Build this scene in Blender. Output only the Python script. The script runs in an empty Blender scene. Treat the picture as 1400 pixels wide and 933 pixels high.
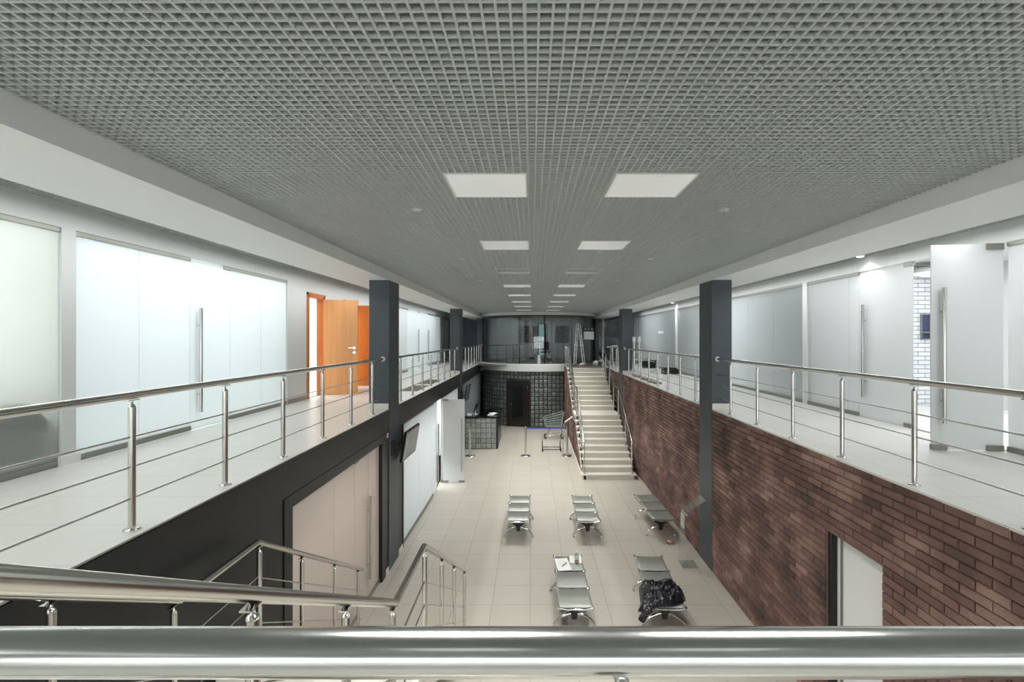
import bpy, bmesh, math, random
from mathutils import Vector, Matrix
random.seed(7)
S = bpy.context.scene
COL = S.collection
PI = math.pi

# ------------------------------------------------------------------ helpers
def C(r, g, b, a=1.0):
    def f(c):
        c /= 255.0
        return c/12.92 if c <= 0.04045 else ((c+0.055)/1.055)**2.4
    return (f(r), f(g), f(b), a)

class MB:
    """collects shapes into one mesh"""
    def __init__(s):
        s.v = []; s.f = []; s.sm = []; s.tone = []; s.t = 0.5
    def add(s, verts, faces, smooth=False):
        o = len(s.v)
        s.v += [tuple(v) for v in verts]
        for f in faces:
            s.f.append(tuple(i+o for i in f)); s.sm.append(smooth); s.tone.append(s.t)
        return s
    def box(s, x0, x1, y0, y1, z0, z1):
        if x0 > x1: x0, x1 = x1, x0
        if y0 > y1: y0, y1 = y1, y0
        if z0 > z1: z0, z1 = z1, z0
        return s.add([(x0,y0,z0),(x1,y0,z0),(x1,y1,z0),(x0,y1,z0),(x0,y0,z1),(x1,y0,z1),(x1,y1,z1),(x0,y1,z1)],
              [(0,3,2,1),(4,5,6,7),(0,1,5,4),(1,2,6,5),(2,3,7,6),(3,0,4,7)])
    def bbox(s, x0, x1, y0, y1, z0, z1, b=0.01, seg=2):
        bm = bmesh.new()
        bmesh.ops.create_cube(bm, size=1)
        for v in bm.verts:
            v.co = Vector(((x0+x1)/2+v.co.x*abs(x1-x0), (y0+y1)/2+v.co.y*abs(y1-y0), (z0+z1)/2+v.co.z*abs(z1-z0)))
        bmesh.ops.bevel(bm, geom=list(bm.edges), offset=b, segments=seg, affect='EDGES', profile=0.5)
        bm.verts.index_update()
        s.add([v.co[:] for v in bm.verts], [[v.index for v in f.verts] for f in bm.faces])
        bm.free(); return s
    def obox(s, c, ax, ay, az):
        """oriented box: centre and three half vectors"""
        c, ax, ay, az = Vector(c), Vector(ax), Vector(ay), Vector(az)
        vs = []
        for k in (-1, 1):
            for i, j in ((-1,-1),(1,-1),(1,1),(-1,1)):
                vs.append(c + ax*i + ay*j + az*k)
        return s.add(vs, [(0,3,2,1),(4,5,6,7),(0,1,5,4),(1,2,6,5),(2,3,7,6),(3,0,4,7)])
    def tube(s, pts, r, n=12, cap=True):
        """round bar along a polyline; r a number or one per point"""
        pts = [Vector(p) for p in pts]
        rs = r if isinstance(r, (list, tuple)) else [r]*len(pts)
        m = len(pts); vs = []; fs = []
        up = None
        for i, p in enumerate(pts):
            if i == 0: d = pts[1]-p
            elif i == m-1: d = p-pts[-2]
            else: d = (p-pts[i-1]).normalized() + (pts[i+1]-p).normalized()
            d = d.normalized()
            if up is None:
                a = Vector((0,0,1)) if abs(d.z) < 0.9 else Vector((1,0,0))
                up = (a - d*a.dot(d)).normalized()
            else:
                up = (up - d*up.dot(d)).normalized()
            sd = d.cross(up)
            k = 1.0
            if 0 < i < m-1:
                c = (p-pts[i-1]).normalized().dot(d)
                k = 1/max(c, 0.6)
            for q in range(n):
                t = 2*PI*q/n
                vs.append(p + (up*math.cos(t) + sd*math.sin(t))*rs[i]*(k if k < 1.5 else 1.5))
        for i in range(m-1):
            for q in range(n):
                a = i*n+q; b = i*n+(q+1) % n
                fs.append((a, a+n, b+n, b))
        s.add(vs, fs, True)
        if cap:
            s.add(vs[:n], [tuple(range(n))]); s.add(vs[-n:], [tuple(reversed(range(n)))])
        return s
    def lathe(s, cx, cy, prof, n=20):
        """profile [(r, z)] turned about a vertical axis"""
        vs = []; fs = []
        for r, z in prof:
            for q in range(n):
                t = 2*PI*q/n
                vs.append((cx + r*math.cos(t), cy + r*math.sin(t), z))
        for i in range(len(prof)-1):
            for q in range(n):
                a = i*n+q; b = i*n+(q+1) % n
                fs.append((a, b, b+n, a+n))
        s.add(vs, fs, True)
        if prof[0][0] > 1e-5: s.add(vs[:n], [tuple(reversed(range(n)))])
        if prof[-1][0] > 1e-5: s.add(vs[-n:], [tuple(range(n))])
        return s
    def prism(s, poly, axis, a, b):
        """polygon extruded along axis (x: poly is (y,z); y: (x,z); z: (x,y))"""
        def P(p, t):
            return {'x': (t, p[0], p[1]), 'y': (p[0], t, p[1]), 'z': (p[0], p[1], t)}[axis]
        n = len(poly)
        vs = [P(p, a) for p in poly] + [P(p, b) for p in poly]
        fs = [tuple(reversed(range(n))), tuple(range(n, 2*n))]
        fs += [(i, (i+1) % n, (i+1) % n+n, i+n) for i in range(n)]
        return s.add(vs, fs)

def base_of(parent):
    v = Vector((0,0,0))
    while parent is not None:
        v += parent.location; parent = parent.parent
    return v

def obj(name, mb, mat, parent=None, local=False, label=None, fix=True):
    me = bpy.data.meshes.new(name)
    off = Vector((0,0,0)) if (parent is None or local) else base_of(parent)
    me.from_pydata([(v[0]-off.x, v[1]-off.y, v[2]-off.z) for v in mb.v], [], mb.f)
    me.polygons.foreach_set('use_smooth', mb.sm)
    if len(set(mb.tone)) > 1:
        at = me.color_attributes.new('tone', 'FLOAT_COLOR', 'CORNER')
        i = 0
        for p, t in zip(me.polygons, mb.tone):
            for l in p.loop_indices: at.data[l].color = (t, t, t, 1)
    if fix:
        bm = bmesh.new(); bm.from_mesh(me)
        bmesh.ops.recalc_face_normals(bm, faces=list(bm.faces))
        bm.to_mesh(me); bm.free()
    me.update()
    o = bpy.data.objects.new(name, me)
    COL.objects.link(o)
    if mat: me.materials.append(mat)
    if parent is not None: o.parent = parent
    if label: o['label'] = label
    return o

def tag(o, label, cat, group=None, kind=None):
    o['label'] = label; o['category'] = cat
    if group: o['group'] = group
    if kind: o['kind'] = kind
    return o

def thing(name, label, cat, loc=(0,0,0), rotz=0, group=None, kind=None):
    o = bpy.data.objects.new(name, None); COL.objects.link(o)
    o.empty_display_size = 0.1
    o.location = loc; o.rotation_euler = (0,0,rotz)
    return tag(o, label, cat, group, kind)

def struct(name, mb, mat, label, cat, fix=True):
    return tag(obj(name, mb, mat, fix=fix), label, cat, kind='structure')

def dup(root, loc, rotz=0, label=None):
    r = root.copy(); COL.objects.link(r); r.location = loc; r.rotation_euler = (0,0,rotz)
    if label: r['label'] = label
    for ch in list(root.children):
        c = ch.copy(); COL.objects.link(c); c.parent = r
        for g in list(ch.children):
            d = g.copy(); COL.objects.link(d); d.parent = c
    return r

# ------------------------------------------------------------------ materials
def newmat(name):
    m = bpy.data.materials.new(name); m.use_nodes = True
    nt = m.node_tree; nt.nodes.clear()
    out = nt.nodes.new('ShaderNodeOutputMaterial')
    return m, nt, out

def N(nt, typ, **kw):
    n = nt.nodes.new(typ)
    for k, v in kw.items():
        if k in n.inputs.keys(): n.inputs[k].default_value = v
        else: setattr(n, k, v)
    return n

def pm(name, col, rough=0.5, metal=0.0, var=0.0, vscale=6.0, bump=0.0, bscale=60.0, spec=0.5, rvar=0.0, aniso=0.0):
    m, nt, out = newmat(name)
    p = N(nt, 'ShaderNodeBsdfPrincipled', Roughness=rough, Metallic=metal)
    p.inputs['Specular IOR Level'].default_value = spec
    p.inputs['Base Color'].default_value = col
    nt.links.new(p.outputs[0], out.inputs[0])
    if var or bump or rvar:
        tc = N(nt, 'ShaderNodeTexCoord')
    if var or rvar:
        nz = N(nt, 'ShaderNodeTexNoise', Scale=vscale, Detail=5.0, Roughness=0.6)
        nt.links.new(tc.outputs['Object'], nz.inputs['Vector'])
    if var:
        mx = N(nt, 'ShaderNodeMix', data_type='RGBA')
        mx.inputs[6].default_value = tuple(c*(1-var) for c in col[:3])+(1,)
        mx.inputs[7].default_value = tuple(min(1, c*(1+var)) for c in col[:3])+(1,)
        nt.links.new(nz.outputs['Fac'], mx.inputs[0]); nt.links.new(mx.outputs[2], p.inputs['Base Color'])
    if rvar:
        mr = N(nt, 'ShaderNodeMapRange')
        mr.inputs[3].default_value = max(0, rough-rvar); mr.inputs[4].default_value = rough+rvar
        nt.links.new(nz.outputs['Fac'], mr.inputs[0]); nt.links.new(mr.outputs[0], p.inputs['Roughness'])
    if bump:
        nb = N(nt, 'ShaderNodeTexNoise', Scale=bscale, Detail=4.0)
        nt.links.new(tc.outputs['Object'], nb.inputs['Vector'])
        b = N(nt, 'ShaderNodeBump', Strength=bump, Distance=0.01)
        nt.links.new(nb.outputs['Fac'], b.inputs['Height']); nt.links.new(b.outputs[0], p.inputs['Normal'])
    return m

def tile_mat(name, c1, c2, mortar, w, h, off=(0,0), msize=0.003, rough=0.3, bumpy=0.0):
    m, nt, out = newmat(name)
    tc = N(nt, 'ShaderNodeTexCoord')
    mp = N(nt, 'ShaderNodeMapping'); mp.inputs['Location'].default_value = (-off[0], -off[1], 0)
    br = N(nt, 'ShaderNodeTexBrick', offset=0.0, squash=1.0)
    br.inputs['Scale'].default_value = 1.0
    br.inputs['Color1'].default_value = c1; br.inputs['Color2'].default_value = c2
    br.inputs['Mortar'].default_value = mortar; br.inputs['Mortar Size'].default_value = msize
    br.inputs['Mortar Smooth'].default_value = 0.1
    br.inputs['Brick Width'].default_value = w; br.inputs['Row Height'].default_value = h
    nz = N(nt, 'ShaderNodeTexNoise', Scale=1.1, Detail=3.0, Roughness=0.55)
    hs = N(nt, 'ShaderNodeMix', data_type='RGBA', blend_type='MULTIPLY'); hs.inputs[0].default_value = 1.0
    cr = N(nt, 'ShaderNodeMapRange'); cr.inputs[1].default_value = 0.3; cr.inputs[2].default_value = 0.7
    cr.inputs[3].default_value = 0.97; cr.inputs[4].default_value = 1.0
    p = N(nt, 'ShaderNodeBsdfPrincipled', Roughness=rough)
    L = nt.links.new
    L(tc.outputs['Object'], mp.inputs[0]); L(mp.outputs[0], br.inputs['Vector']); L(tc.outputs['Object'], nz.inputs['Vector'])
    L(nz.outputs['Fac'], cr.inputs[0]); L(br.outputs['Color'], hs.inputs[6]); L(cr.outputs[0], hs.inputs[7])
    L(hs.outputs[2], p.inputs['Base Color']); L(p.outputs[0], out.inputs[0])
    mr = N(nt, 'ShaderNodeMapRange'); mr.inputs[3].default_value = rough-0.07; mr.inputs[4].default_value = rough+0.1
    return m

def frosted(name, col, trans=0.6, clear=0.0, gloss=0.08, rough=0.12, dcol=None):
    """sand-blasted glass: scatters light both ways, a weak sheen, a little see-through"""
    m, nt, out = newmat(name); L = nt.links.new
    d = N(nt, 'ShaderNodeBsdfDiffuse', Color=dcol or col); t = N(nt, 'ShaderNodeBsdfTranslucent', Color=col)
    g = N(nt, 'ShaderNodeBsdfGlossy', Roughness=rough); tr = N(nt, 'ShaderNodeBsdfTransparent', Color=col)
    a = N(nt, 'ShaderNodeMixShader'); a.inputs[0].default_value = trans
    L(d.outputs[0], a.inputs[1]); L(t.outputs[0], a.inputs[2])
    b = N(nt, 'ShaderNodeMixShader'); b.inputs[0].default_value = clear
    L(a.outputs[0], b.inputs[1]); L(tr.outputs[0], b.inputs[2])
    lw = N(nt, 'ShaderNodeLayerWeight', Blend=0.25)
    mu = N(nt, 'ShaderNodeMath', operation='MULTIPLY_ADD'); mu.inputs[1].default_value = 0.35; mu.inputs[2].default_value = gloss
    L(lw.outputs['Fresnel'], mu.inputs[0])
    c = N(nt, 'ShaderNodeMixShader'); L(mu.outputs[0], c.inputs[0]); L(b.outputs[0], c.inputs[1]); L(g.outputs[0], c.inputs[2])
    L(c.outputs[0], out.inputs[0])
    return m

def clear_glass(name, col, gloss=0.06, rough=0.0, body=0.0, bcol=(0.5,0.5,0.5,1), fres=0.6):
    m, nt, out = newmat(name); L = nt.links.new
    tr = N(nt, 'ShaderNodeBsdfTransparent', Color=col); g = N(nt, 'ShaderNodeBsdfGlossy', Roughness=rough)
    d = N(nt, 'ShaderNodeBsdfDiffuse', Color=bcol)
    a = N(nt, 'ShaderNodeMixShader'); a.inputs[0].default_value = body
    L(tr.outputs[0], a.inputs[1]); L(d.outputs[0], a.inputs[2])
    lw = N(nt, 'ShaderNodeLayerWeight', Blend=0.3)
    mu = N(nt, 'ShaderNodeMath', operation='MULTIPLY_ADD'); mu.inputs[1].default_value = fres; mu.inputs[2].default_value = gloss
    L(lw.outputs['Fresnel'], mu.inputs[0])
    c = N(nt, 'ShaderNodeMixShader'); L(mu.outputs[0], c.inputs[0]); L(a.outputs[0], c.inputs[1]); L(g.outputs[0], c.inputs[2])
    L(c.outputs[0], out.inputs[0])
    return m

def emit(name, col, st):
    m, nt, out = newmat(name)
    e = N(nt, 'ShaderNodeEmission', Color=col, Strength=st)
    nt.links.new(e.outputs[0], out.inputs[0])
    return m

def brick_face_mat(name, stops, speckle=0.35):
    """clay brick: one tone per brick (attribute), mottled, rough"""
    m, nt, out = newmat(name); L = nt.links.new
    at = N(nt, 'ShaderNodeAttribute', attribute_name='tone')
    tc = N(nt, 'ShaderNodeTexCoord')
    nz = N(nt, 'ShaderNodeTexNoise', Scale=1.3, Detail=3.0)
    L(tc.outputs['Object'], nz.inputs['Vector'])
    n2 = N(nt, 'ShaderNodeTexNoise', Scale=90.0, Detail=4.0, Roughness=0.7)
    L(tc.outputs['Object'], n2.inputs['Vector'])
    ad = N(nt, 'ShaderNodeMath', operation='MULTIPLY_ADD'); ad.inputs[1].default_value = 1.5; ad.inputs[2].default_value = -0.75
    L(nz.outputs['Fac'], ad.inputs[0])
    a2 = N(nt, 'ShaderNodeMath', operation='ADD'); L(at.outputs['Fac'], a2.inputs[0]); L(ad.outputs[0], a2.inputs[1])
    m2 = N(nt, 'ShaderNodeMath', operation='MULTIPLY_ADD'); m2.inputs[1].default_value = speckle*2; m2.inputs[2].default_value = -speckle
    L(n2.outputs['Fac'], m2.inputs[0])
    a3 = N(nt, 'ShaderNodeMath', operation='ADD'); L(a2.outputs[0], a3.inputs[0]); L(m2.outputs[0], a3.inputs[1])
    cr = N(nt, 'ShaderNodeValToRGB')
    el = cr.color_ramp.elements
    el[0].position = stops[0][0]; el[0].color = stops[0][1]
    el[1].position = stops[-1][0]; el[1].color = stops[-1][1]
    for q, c in stops[1:-1]:
        e = el.new(q); e.color = c
    L(a3.outputs[0], cr.inputs[0])
    p = N(nt, 'ShaderNodeBsdfPrincipled', Roughness=0.75)
    p.inputs['Specular IOR Level'].default_value = 0.4
    L(cr.outputs[0], p.inputs['Base Color'])
    b = N(nt, 'ShaderNodeBump', Strength=0.5, Distance=0.004); L(n2.outputs['Fac'], b.inputs['Height']); L(b.outputs[0], p.inputs['Normal'])
    L(p.outputs[0], out.inputs[0])
    return m

def block_mat(name, c0, c1, rough=0.12, pat=60.0, metal=0.0):
    """pressed glass block face: wavy relief, glossy"""
    m, nt, out = newmat(name); L = nt.links.new
    at = N(nt, 'ShaderNodeAttribute', attribute_name='tone'); tc = N(nt, 'ShaderNodeTexCoord')
    nz = N(nt, 'ShaderNodeTexNoise', Scale=pat, Detail=2.0, Distortion=1.5)
    L(tc.outputs['Object'], nz.inputs['Vector'])
    a = N(nt, 'ShaderNodeMath', operation='MULTIPLY_ADD'); a.inputs[1].default_value = 2.6; a.inputs[2].default_value = -1.3
    L(nz.outputs['Fac'], a.inputs[0])
    s = N(nt, 'ShaderNodeMath', operation='ADD', use_clamp=True); L(at.outputs['Fac'], s.inputs[0]); L(a.outputs[0], s.inputs[1])
    mx = N(nt, 'ShaderNodeMix', data_type='RGBA'); mx.inputs[6].default_value = c0; mx.inputs[7].default_value = c1
    L(s.outputs[0], mx.inputs[0])
    p = N(nt, 'ShaderNodeBsdfPrincipled', Roughness=rough, Metallic=metal); L(mx.outputs[2], p.inputs['Base Color'])
    p.inputs['Specular IOR Level'].default_value = 0.9
    b = N(nt, 'ShaderNodeBump', Strength=0.6, Distance=0.01); L(nz.outputs['Fac'], b.inputs['Height']); L(b.outputs[0], p.inputs['Normal'])
    L(p.outputs[0], out.inputs[0])
    return m

def wood_mat(name, c0, c1, scale=1.0, rough=0.35):
    m, nt, out = newmat(name); L = nt.links.new
    tc = N(nt, 'ShaderNodeTexCoord'); mp = N(nt, 'ShaderNodeMapping'); mp.inputs['Scale'].default_value = (22*scale, 22*scale, 1.2*scale)
    nz = N(nt, 'ShaderNodeTexNoise', Scale=1.0, Detail=6.0, Roughness=0.6, Distortion=0.4)
    L(tc.outputs['Object'], mp.inputs[0]); L(mp.outputs[0], nz.inputs['Vector'])
    cr = N(nt, 'ShaderNodeValToRGB'); cr.color_ramp.elements[0].position = 0.3; cr.color_ramp.elements[1].position = 0.7
    cr.color_ramp.elements[0].color = c0; cr.color_ramp.elements[1].color = c1
    L(nz.outputs['Fac'], cr.inputs[0])
    p = N(nt, 'ShaderNodeBsdfPrincipled', Roughness=rough); L(cr.outputs[0], p.inputs['Base Color']); L(p.outputs[0], out.inputs[0])
    return m

def white_brick_mat(name):
    m, nt, out = newmat(name); L = nt.links.new
    tc = N(nt, 'ShaderNodeTexCoord'); sx = N(nt, 'ShaderNodeSeparateXYZ'); cx = N(nt, 'ShaderNodeCombineXYZ')
    L(tc.outputs['Object'], sx.inputs[0]); L(sx.outputs[0], cx.inputs[0]); L(sx.outputs[2], cx.inputs[1])
    br = N(nt, 'ShaderNodeTexBrick', offset=0.5)
    br.inputs['Scale'].default_value = 1.0; br.inputs['Color1'].default_value = C(236,238,242); br.inputs['Color2'].default_value = C(228,230,236)
    br.inputs['Mortar'].default_value = C(120,125,138); br.inputs['Mortar Size'].default_value = 0.006
    br.inputs['Brick Width'].default_value = 0.26; br.inputs['Row Height'].default_value = 0.078
    L(cx.outputs[0], br.inputs['Vector'])
    p = N(nt, 'ShaderNodeBsdfPrincipled', Roughness=0.5); L(br.outputs['Color'], p.inputs['Base Color'])
    b = N(nt, 'ShaderNodeBump', Strength=0.6, Distance=0.01, invert=True); L(br.outputs['Fac'], b.inputs['Height']); L(b.outputs[0], p.inputs['Normal'])
    L(p.outputs[0], out.inputs[0])
    return m

M = {}
M['floor'] = tile_mat('floor_tiles', C(194,189,177), C(189,184,172), C(118,113,103), 0.575, 0.58, (-0.02, 7.448), 0.0028, 0.28)
M['floor_up'] = tile_mat('gallery_tiles', C(216,215,208), C(212,211,204), C(165,163,155), 0.575, 0.58, (-2.44, 7.3), 0.0022, 0.3)
M['landing'] = pm('landing_floor', C(110,102,94), 0.45, var=0.15)
M['grid'] = pm('grid_aluminium', C(186,191,189), 0.45, 0.0)
M['plenum'] = pm('plenum_dark', C(40,43,45), 0.9)
M['dusk'] = pm('blue_grey_paint', C(96,104,116), 0.4)
M['white'] = pm('white_paint', C(222,224,222), 0.6, bump=0.02, bscale=200)
M['soffit'] = pm('soffit_paint', C(226,228,227), 0.55)
M['wall'] = pm('grey_white_paint', C(206,209,207), 0.6, bump=0.02, bscale=200)
M['black'] = pm('black_paint', C(33,35,37), 0.42, var=0.08, vscale=2.0)
M['pillar'] = pm('slate_paint', C(68,76,82), 0.45, var=0.05, vscale=3)
M['steel'] = pm('brushed_steel', C(205,203,197), 0.2, 1.0, rvar=0.05, vscale=25)
M['polish'] = pm('polished_steel', C(212,213,210), 0.17, 1.0, rvar=0.03, vscale=14)
M['chrome'] = pm('chrome', C(215,215,212), 0.08, 1.0)
M['seat'] = pm('perforated_steel', C(165,168,161), 0.36, 0.55, bump=0.25, bscale=400)
M['dark_plastic'] = pm('dark_plastic', C(24,25,27), 0.4)
M['ringmat'] = pm('ring_mat_rubber', C(142,135,126), 0.7)
M['rubber'] = pm('rubber', C(20,20,21), 0.75)
M['frost_w'] = frosted('frosted_glass_white', C(240,244,245), 0.62, 0.0, 0.05, 0.15)
M['frost_leaf'] = frosted('frosted_glass_leaf', C(238,242,241), 0.3, 0.0, 0.05, 0.15)
M['frost_g'] = frosted('frosted_glass_grey', C(226,229,226), 0.55, 0.5, 0.06, 0.12)
M['frost_c'] = frosted('milky_glass_cream', C(226,217,210), 0.45, 0.12, 0.09, 0.06)
M['frost_t'] = frosted('frosted_glass_green', C(211,214,215), 0.55, 0.12, 0.07, 0.10, C(183,189,190))
M['frost_r'] = frosted('frosted_glass_cool', C(236,238,238), 0.6, 0.08, 0.06, 0.1)
M['glass_dark'] = clear_glass('tinted_glass', C(186,189,188), 0.07, 0.01, 0.05, C(84,86,92), 0.42)
M['glass_strip'] = frosted('frosted_band', C(130,130,122), 0.2)
M['acrylic'] = clear_glass('clear_acrylic', C(244,246,244), 0.03, 0.03, 0.08, C(235,235,230), 0.15)
M['alu'] = pm('aluminium_rail', C(150,150,142), 0.4, 0.7)
M['brick'] = brick_face_mat('brown_brick', [(0.0, C(60,48,48)), (0.35, C(98,75,69)), (0.62, C(126,97,88)), (1.0, C(172,141,130))])
M['mortar'] = pm('mortar', C(128,106,97), 0.9, var=0.2, vscale=30)
M['wbrick'] = white_brick_mat('white_brick')
M['block'] = block_mat('glass_block_dark', C(42,49,48), C(148,159,155), 0.1, 45)
M['block_l'] = block_mat('glass_block_light', C(96,104,100), C(205,212,206), 0.15, 45)
M['grout'] = pm('dark_grout', C(38,42,42), 0.6)
M['stair'] = pm('stair_stone', C(222,219,208), 0.45, var=0.05, vscale=5)
M['orange'] = wood_mat('orange_wood', C(208,146,88), C(222,164,106), 0.6)
M['orange_d'] = wood_mat('deep_orange_wood', C(176,92,28), C(196,110,40), 0.6)
M['dwood'] = wood_mat('dark_wood', C(33,27,26), C(45,37,35), 1.0, 0.3)
M['bglass'] = pm('black_glass', C(12,12,15), 0.06, spec=0.7)
M['screen'] = pm('switched_off_screen', C(96,108,118), 0.16, spec=0.6)
M['paper'] = pm('paper', C(238,238,236), 0.7)
M['ink'] = pm('ink', C(30,32,40), 0.5)
M['blue'] = pm('blue_belt', C(62,84,160), 0.7)
M['red'] = pm('red_print', C(214,60,66), 0.5)
M['white_pl'] = pm('white_plastic', C(225,225,222), 0.35)
M['lamp_pl'] = pm('lamp_diffuser', C(240,241,240), 0.22)
_p = [n for n in M['lamp_pl'].node_tree.nodes if n.type == 'BSDF_PRINCIPLED'][0]
_p.inputs['Emission Color'].default_value = (0.95, 1.0, 0.99, 1); _p.inputs['Emission Strength'].default_value = 0.13
M['jacket'] = pm('black_nylon', C(18,19,27), 0.28, var=0.2, vscale=12, bump=0.5, bscale=25)
M['gold'] = pm('brass_can', C(176,152,100), 0.3, 0.6)
M['teal'] = pm('teal_fabric', C(58,80,79), 0.8)
M['ldr'] = pm('ladder_aluminium', C(218,220,218), 0.35, 0.2)
M['bluepic'] = pm('blue_print', C(60,70,110), 0.4, var=0.3, vscale=8)
M['glow'] = emit('lit_lamp', (1,0.99,0.96,1), 6.0)
M['glow_d'] = emit('lit_door', C(190,225,232), 0.9)
M['liquid'] = clear_glass('bottle_plastic', C(225,235,235), 0.08, 0.02, 0.15, C(200,190,190))

# ------------------------------------------------------------------ main dimensions
XL, XR = -2.44, 3.08          # faces of the hall
ZB = 2.78                     # gallery floor
ZC = 5.14                     # underside of the grid ceiling
ZS = 4.985                    # underside of the side soffits
WL, WR = -4.47, 5.06          # gallery walls
ZGL, ZGR = 5.05, 5.02         # tops of the glazing
YF, YE = -4.0, 31.0           # ends of the building
AX, AY, AR = 0.35, 25.0, 2.9  # curved glazing at the far end
PIL = [(8.5, 9.13), (16.9, 17.53), (25.3, 25.95)]
def arc_y(x, r=AR):
    d = r*r-(x-AX)**2
    return AY-math.sqrt(d) if d > 0 else AY
def arc_pt(phi, r): return (AX+r*math.sin(phi), AY-r*math.cos(phi))

# ------------------------------------------------------------------ floors
struct('floor', MB().box(-8, 8.5, YF, YE, -0.15, 0), M['floor'], 'beige square tile floor of the hall below the galleries', 'floor')
struct('floor_gallery_left', MB().box(WL, XL, YF, 28, ZB-0.02, ZB), M['floor_up'], 'pale tiled walkway of the left gallery', 'floor')
struct('floor_gallery_right', MB().box(XR, WR, YF, 28, ZB-0.02, ZB), M['floor_up'], 'pale tiled walkway of the right gallery', 'floor')
struct('floor_bridge', MB().box(-0.95, XR, YF, 0.52, 2.5, ZB).box(XL, -0.95, YF, 0.72, 2.5, ZB), M['floor_up'], 'pale bridge floor the view is taken from', 'floor')
struct('slab_gallery_left', MB().box(WL-0.1, XL-0.02, YF, 28, 2.42, ZB-0.02), M['white'], 'concrete slab carrying the left gallery', 'slab')
struct('slab_gallery_right', MB().box(XR+0.03, WR+0.1, YF, 28, 2.42, ZB-0.02), M['white'], 'concrete slab carrying the right gallery', 'slab')
struct('trim_fascia_left', MB().box(XL-0.05, XL, YF, 24.9, 2.41, ZB-0.012).box(XL-0.07, XL-0.01, YF, 24.9, 2.36, 2.41), M['black'],
       'black fascia band under the left gallery edge', 'fascia')
# ------------------------------------------------------------------ ceiling: open-cell grid
ROWS = [3.44+2.4*k for k in range(-1, 8)]
BACKROW = 3.44-4.8
LX = (-0.625, 0.575)
HOLES = [(x, x+0.6, y, y+0.6) for x in LX for y in ROWS+[BACKROW]]
def cut(lo, hi, cuts):
    segs = [(lo, hi)]
    for a, b in cuts:
        n = []
        for s, e in segs:
            if b <= s or a >= e: n.append((s, e)); continue
            if a > s: n.append((s, a))
            if b < e: n.append((b, e))
        segs = n
    return [q for q in segs if q[1]-q[0] > 0.01]
g = MB()
x0i = -0.025
k0 = math.ceil((XL+0.01-x0i)/0.05); k1 = math.floor((XR-0.01-x0i)/0.05)
for k in range(k0, k1+1):
    x = x0i+0.05*k
    main = k % 12 == 0
    w = 0.0062 if main else 0.005
    top = arc_y(x, AR+0.02) if abs(x-AX) < AR else 25.0
    cuts = [(h[2], h[3]) for h in HOLES if h[0]+0.01 < x < h[1]-0.01]
    for a, b in cut(YF+0.6, top, cuts):
        g.box(x-w, x+w, a, b, ZC, ZC+0.042)
j0 = math.ceil((YF+0.6-3.44)/0.05); j1 = math.floor((25.0-3.44)/0.05)
for j in range(j0, j1+1):
    y = 3.44+0.05*j
    main = j % 12 == 0
    w = 0.0062 if main else 0.005
    cuts = [(h[0], h[1]) for h in HOLES if h[2]+0.01 < y < h[3]-0.01]
    d = (AR+0.02)**2-(y-AY)**2
    if d > 0 and y < AY:
        cuts.append((AX-math.sqrt(d), AX+math.sqrt(d)))
    for a, b in cut(XL, XR, cuts):
        g.box(a, b, y-w, y+w, ZC+0.0004, ZC+0.0416)
struct('ceiling', g, M['grid'], 'grey open-cell grid ceiling over the whole hall', 'ceiling', fix=False)
struct('ceiling_plenum', MB().box(-8.6, 9.0, YF, YE, 5.72, 5.82), M['plenum'], 'dark void above the open-cell ceiling', 'ceiling')

def soffit(x0, x1, lab, nm, yend=24.95):
    b = MB().box(x0, x1, YF, yend, ZS, 5.7)
    return struct(nm, b, M['soffit'], lab, 'soffit')
soffit(-3.27, XL, 'white dropped soffit along the left gallery edge', 'ceiling_soffit_left', 28)
soffit(XR, 3.93, 'white dropped soffit along the right gallery edge', 'ceiling_soffit_right', 26)
def strip_grid(x0, x1, z, yend, nm, lab):
    g = MB()
    n = int((x1-x0)/0.05)
    for k in range(n+1):
        x = x0+0.05*k; g.box(x-0.0045, x+0.0045, YF, yend, z, z+0.042)
    for j in range(int((yend-YF)/0.05)):
        y = YF+0.05*j; g.box(x0, x1, y-0.0045, y+0.0045, z+0.0004, z+0.0416)
    struct(nm, g, M['grid'], lab, 'ceiling', fix=False)
strip_grid(WL, -3.27, 5.285, 28, 'ceiling_gallery_left', 'grey grid ceiling strip over the left gallery')
strip_grid(3.93, WR, 5.235, 26, 'ceiling_gallery_right', 'grey grid ceiling strip over the right gallery')

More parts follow.
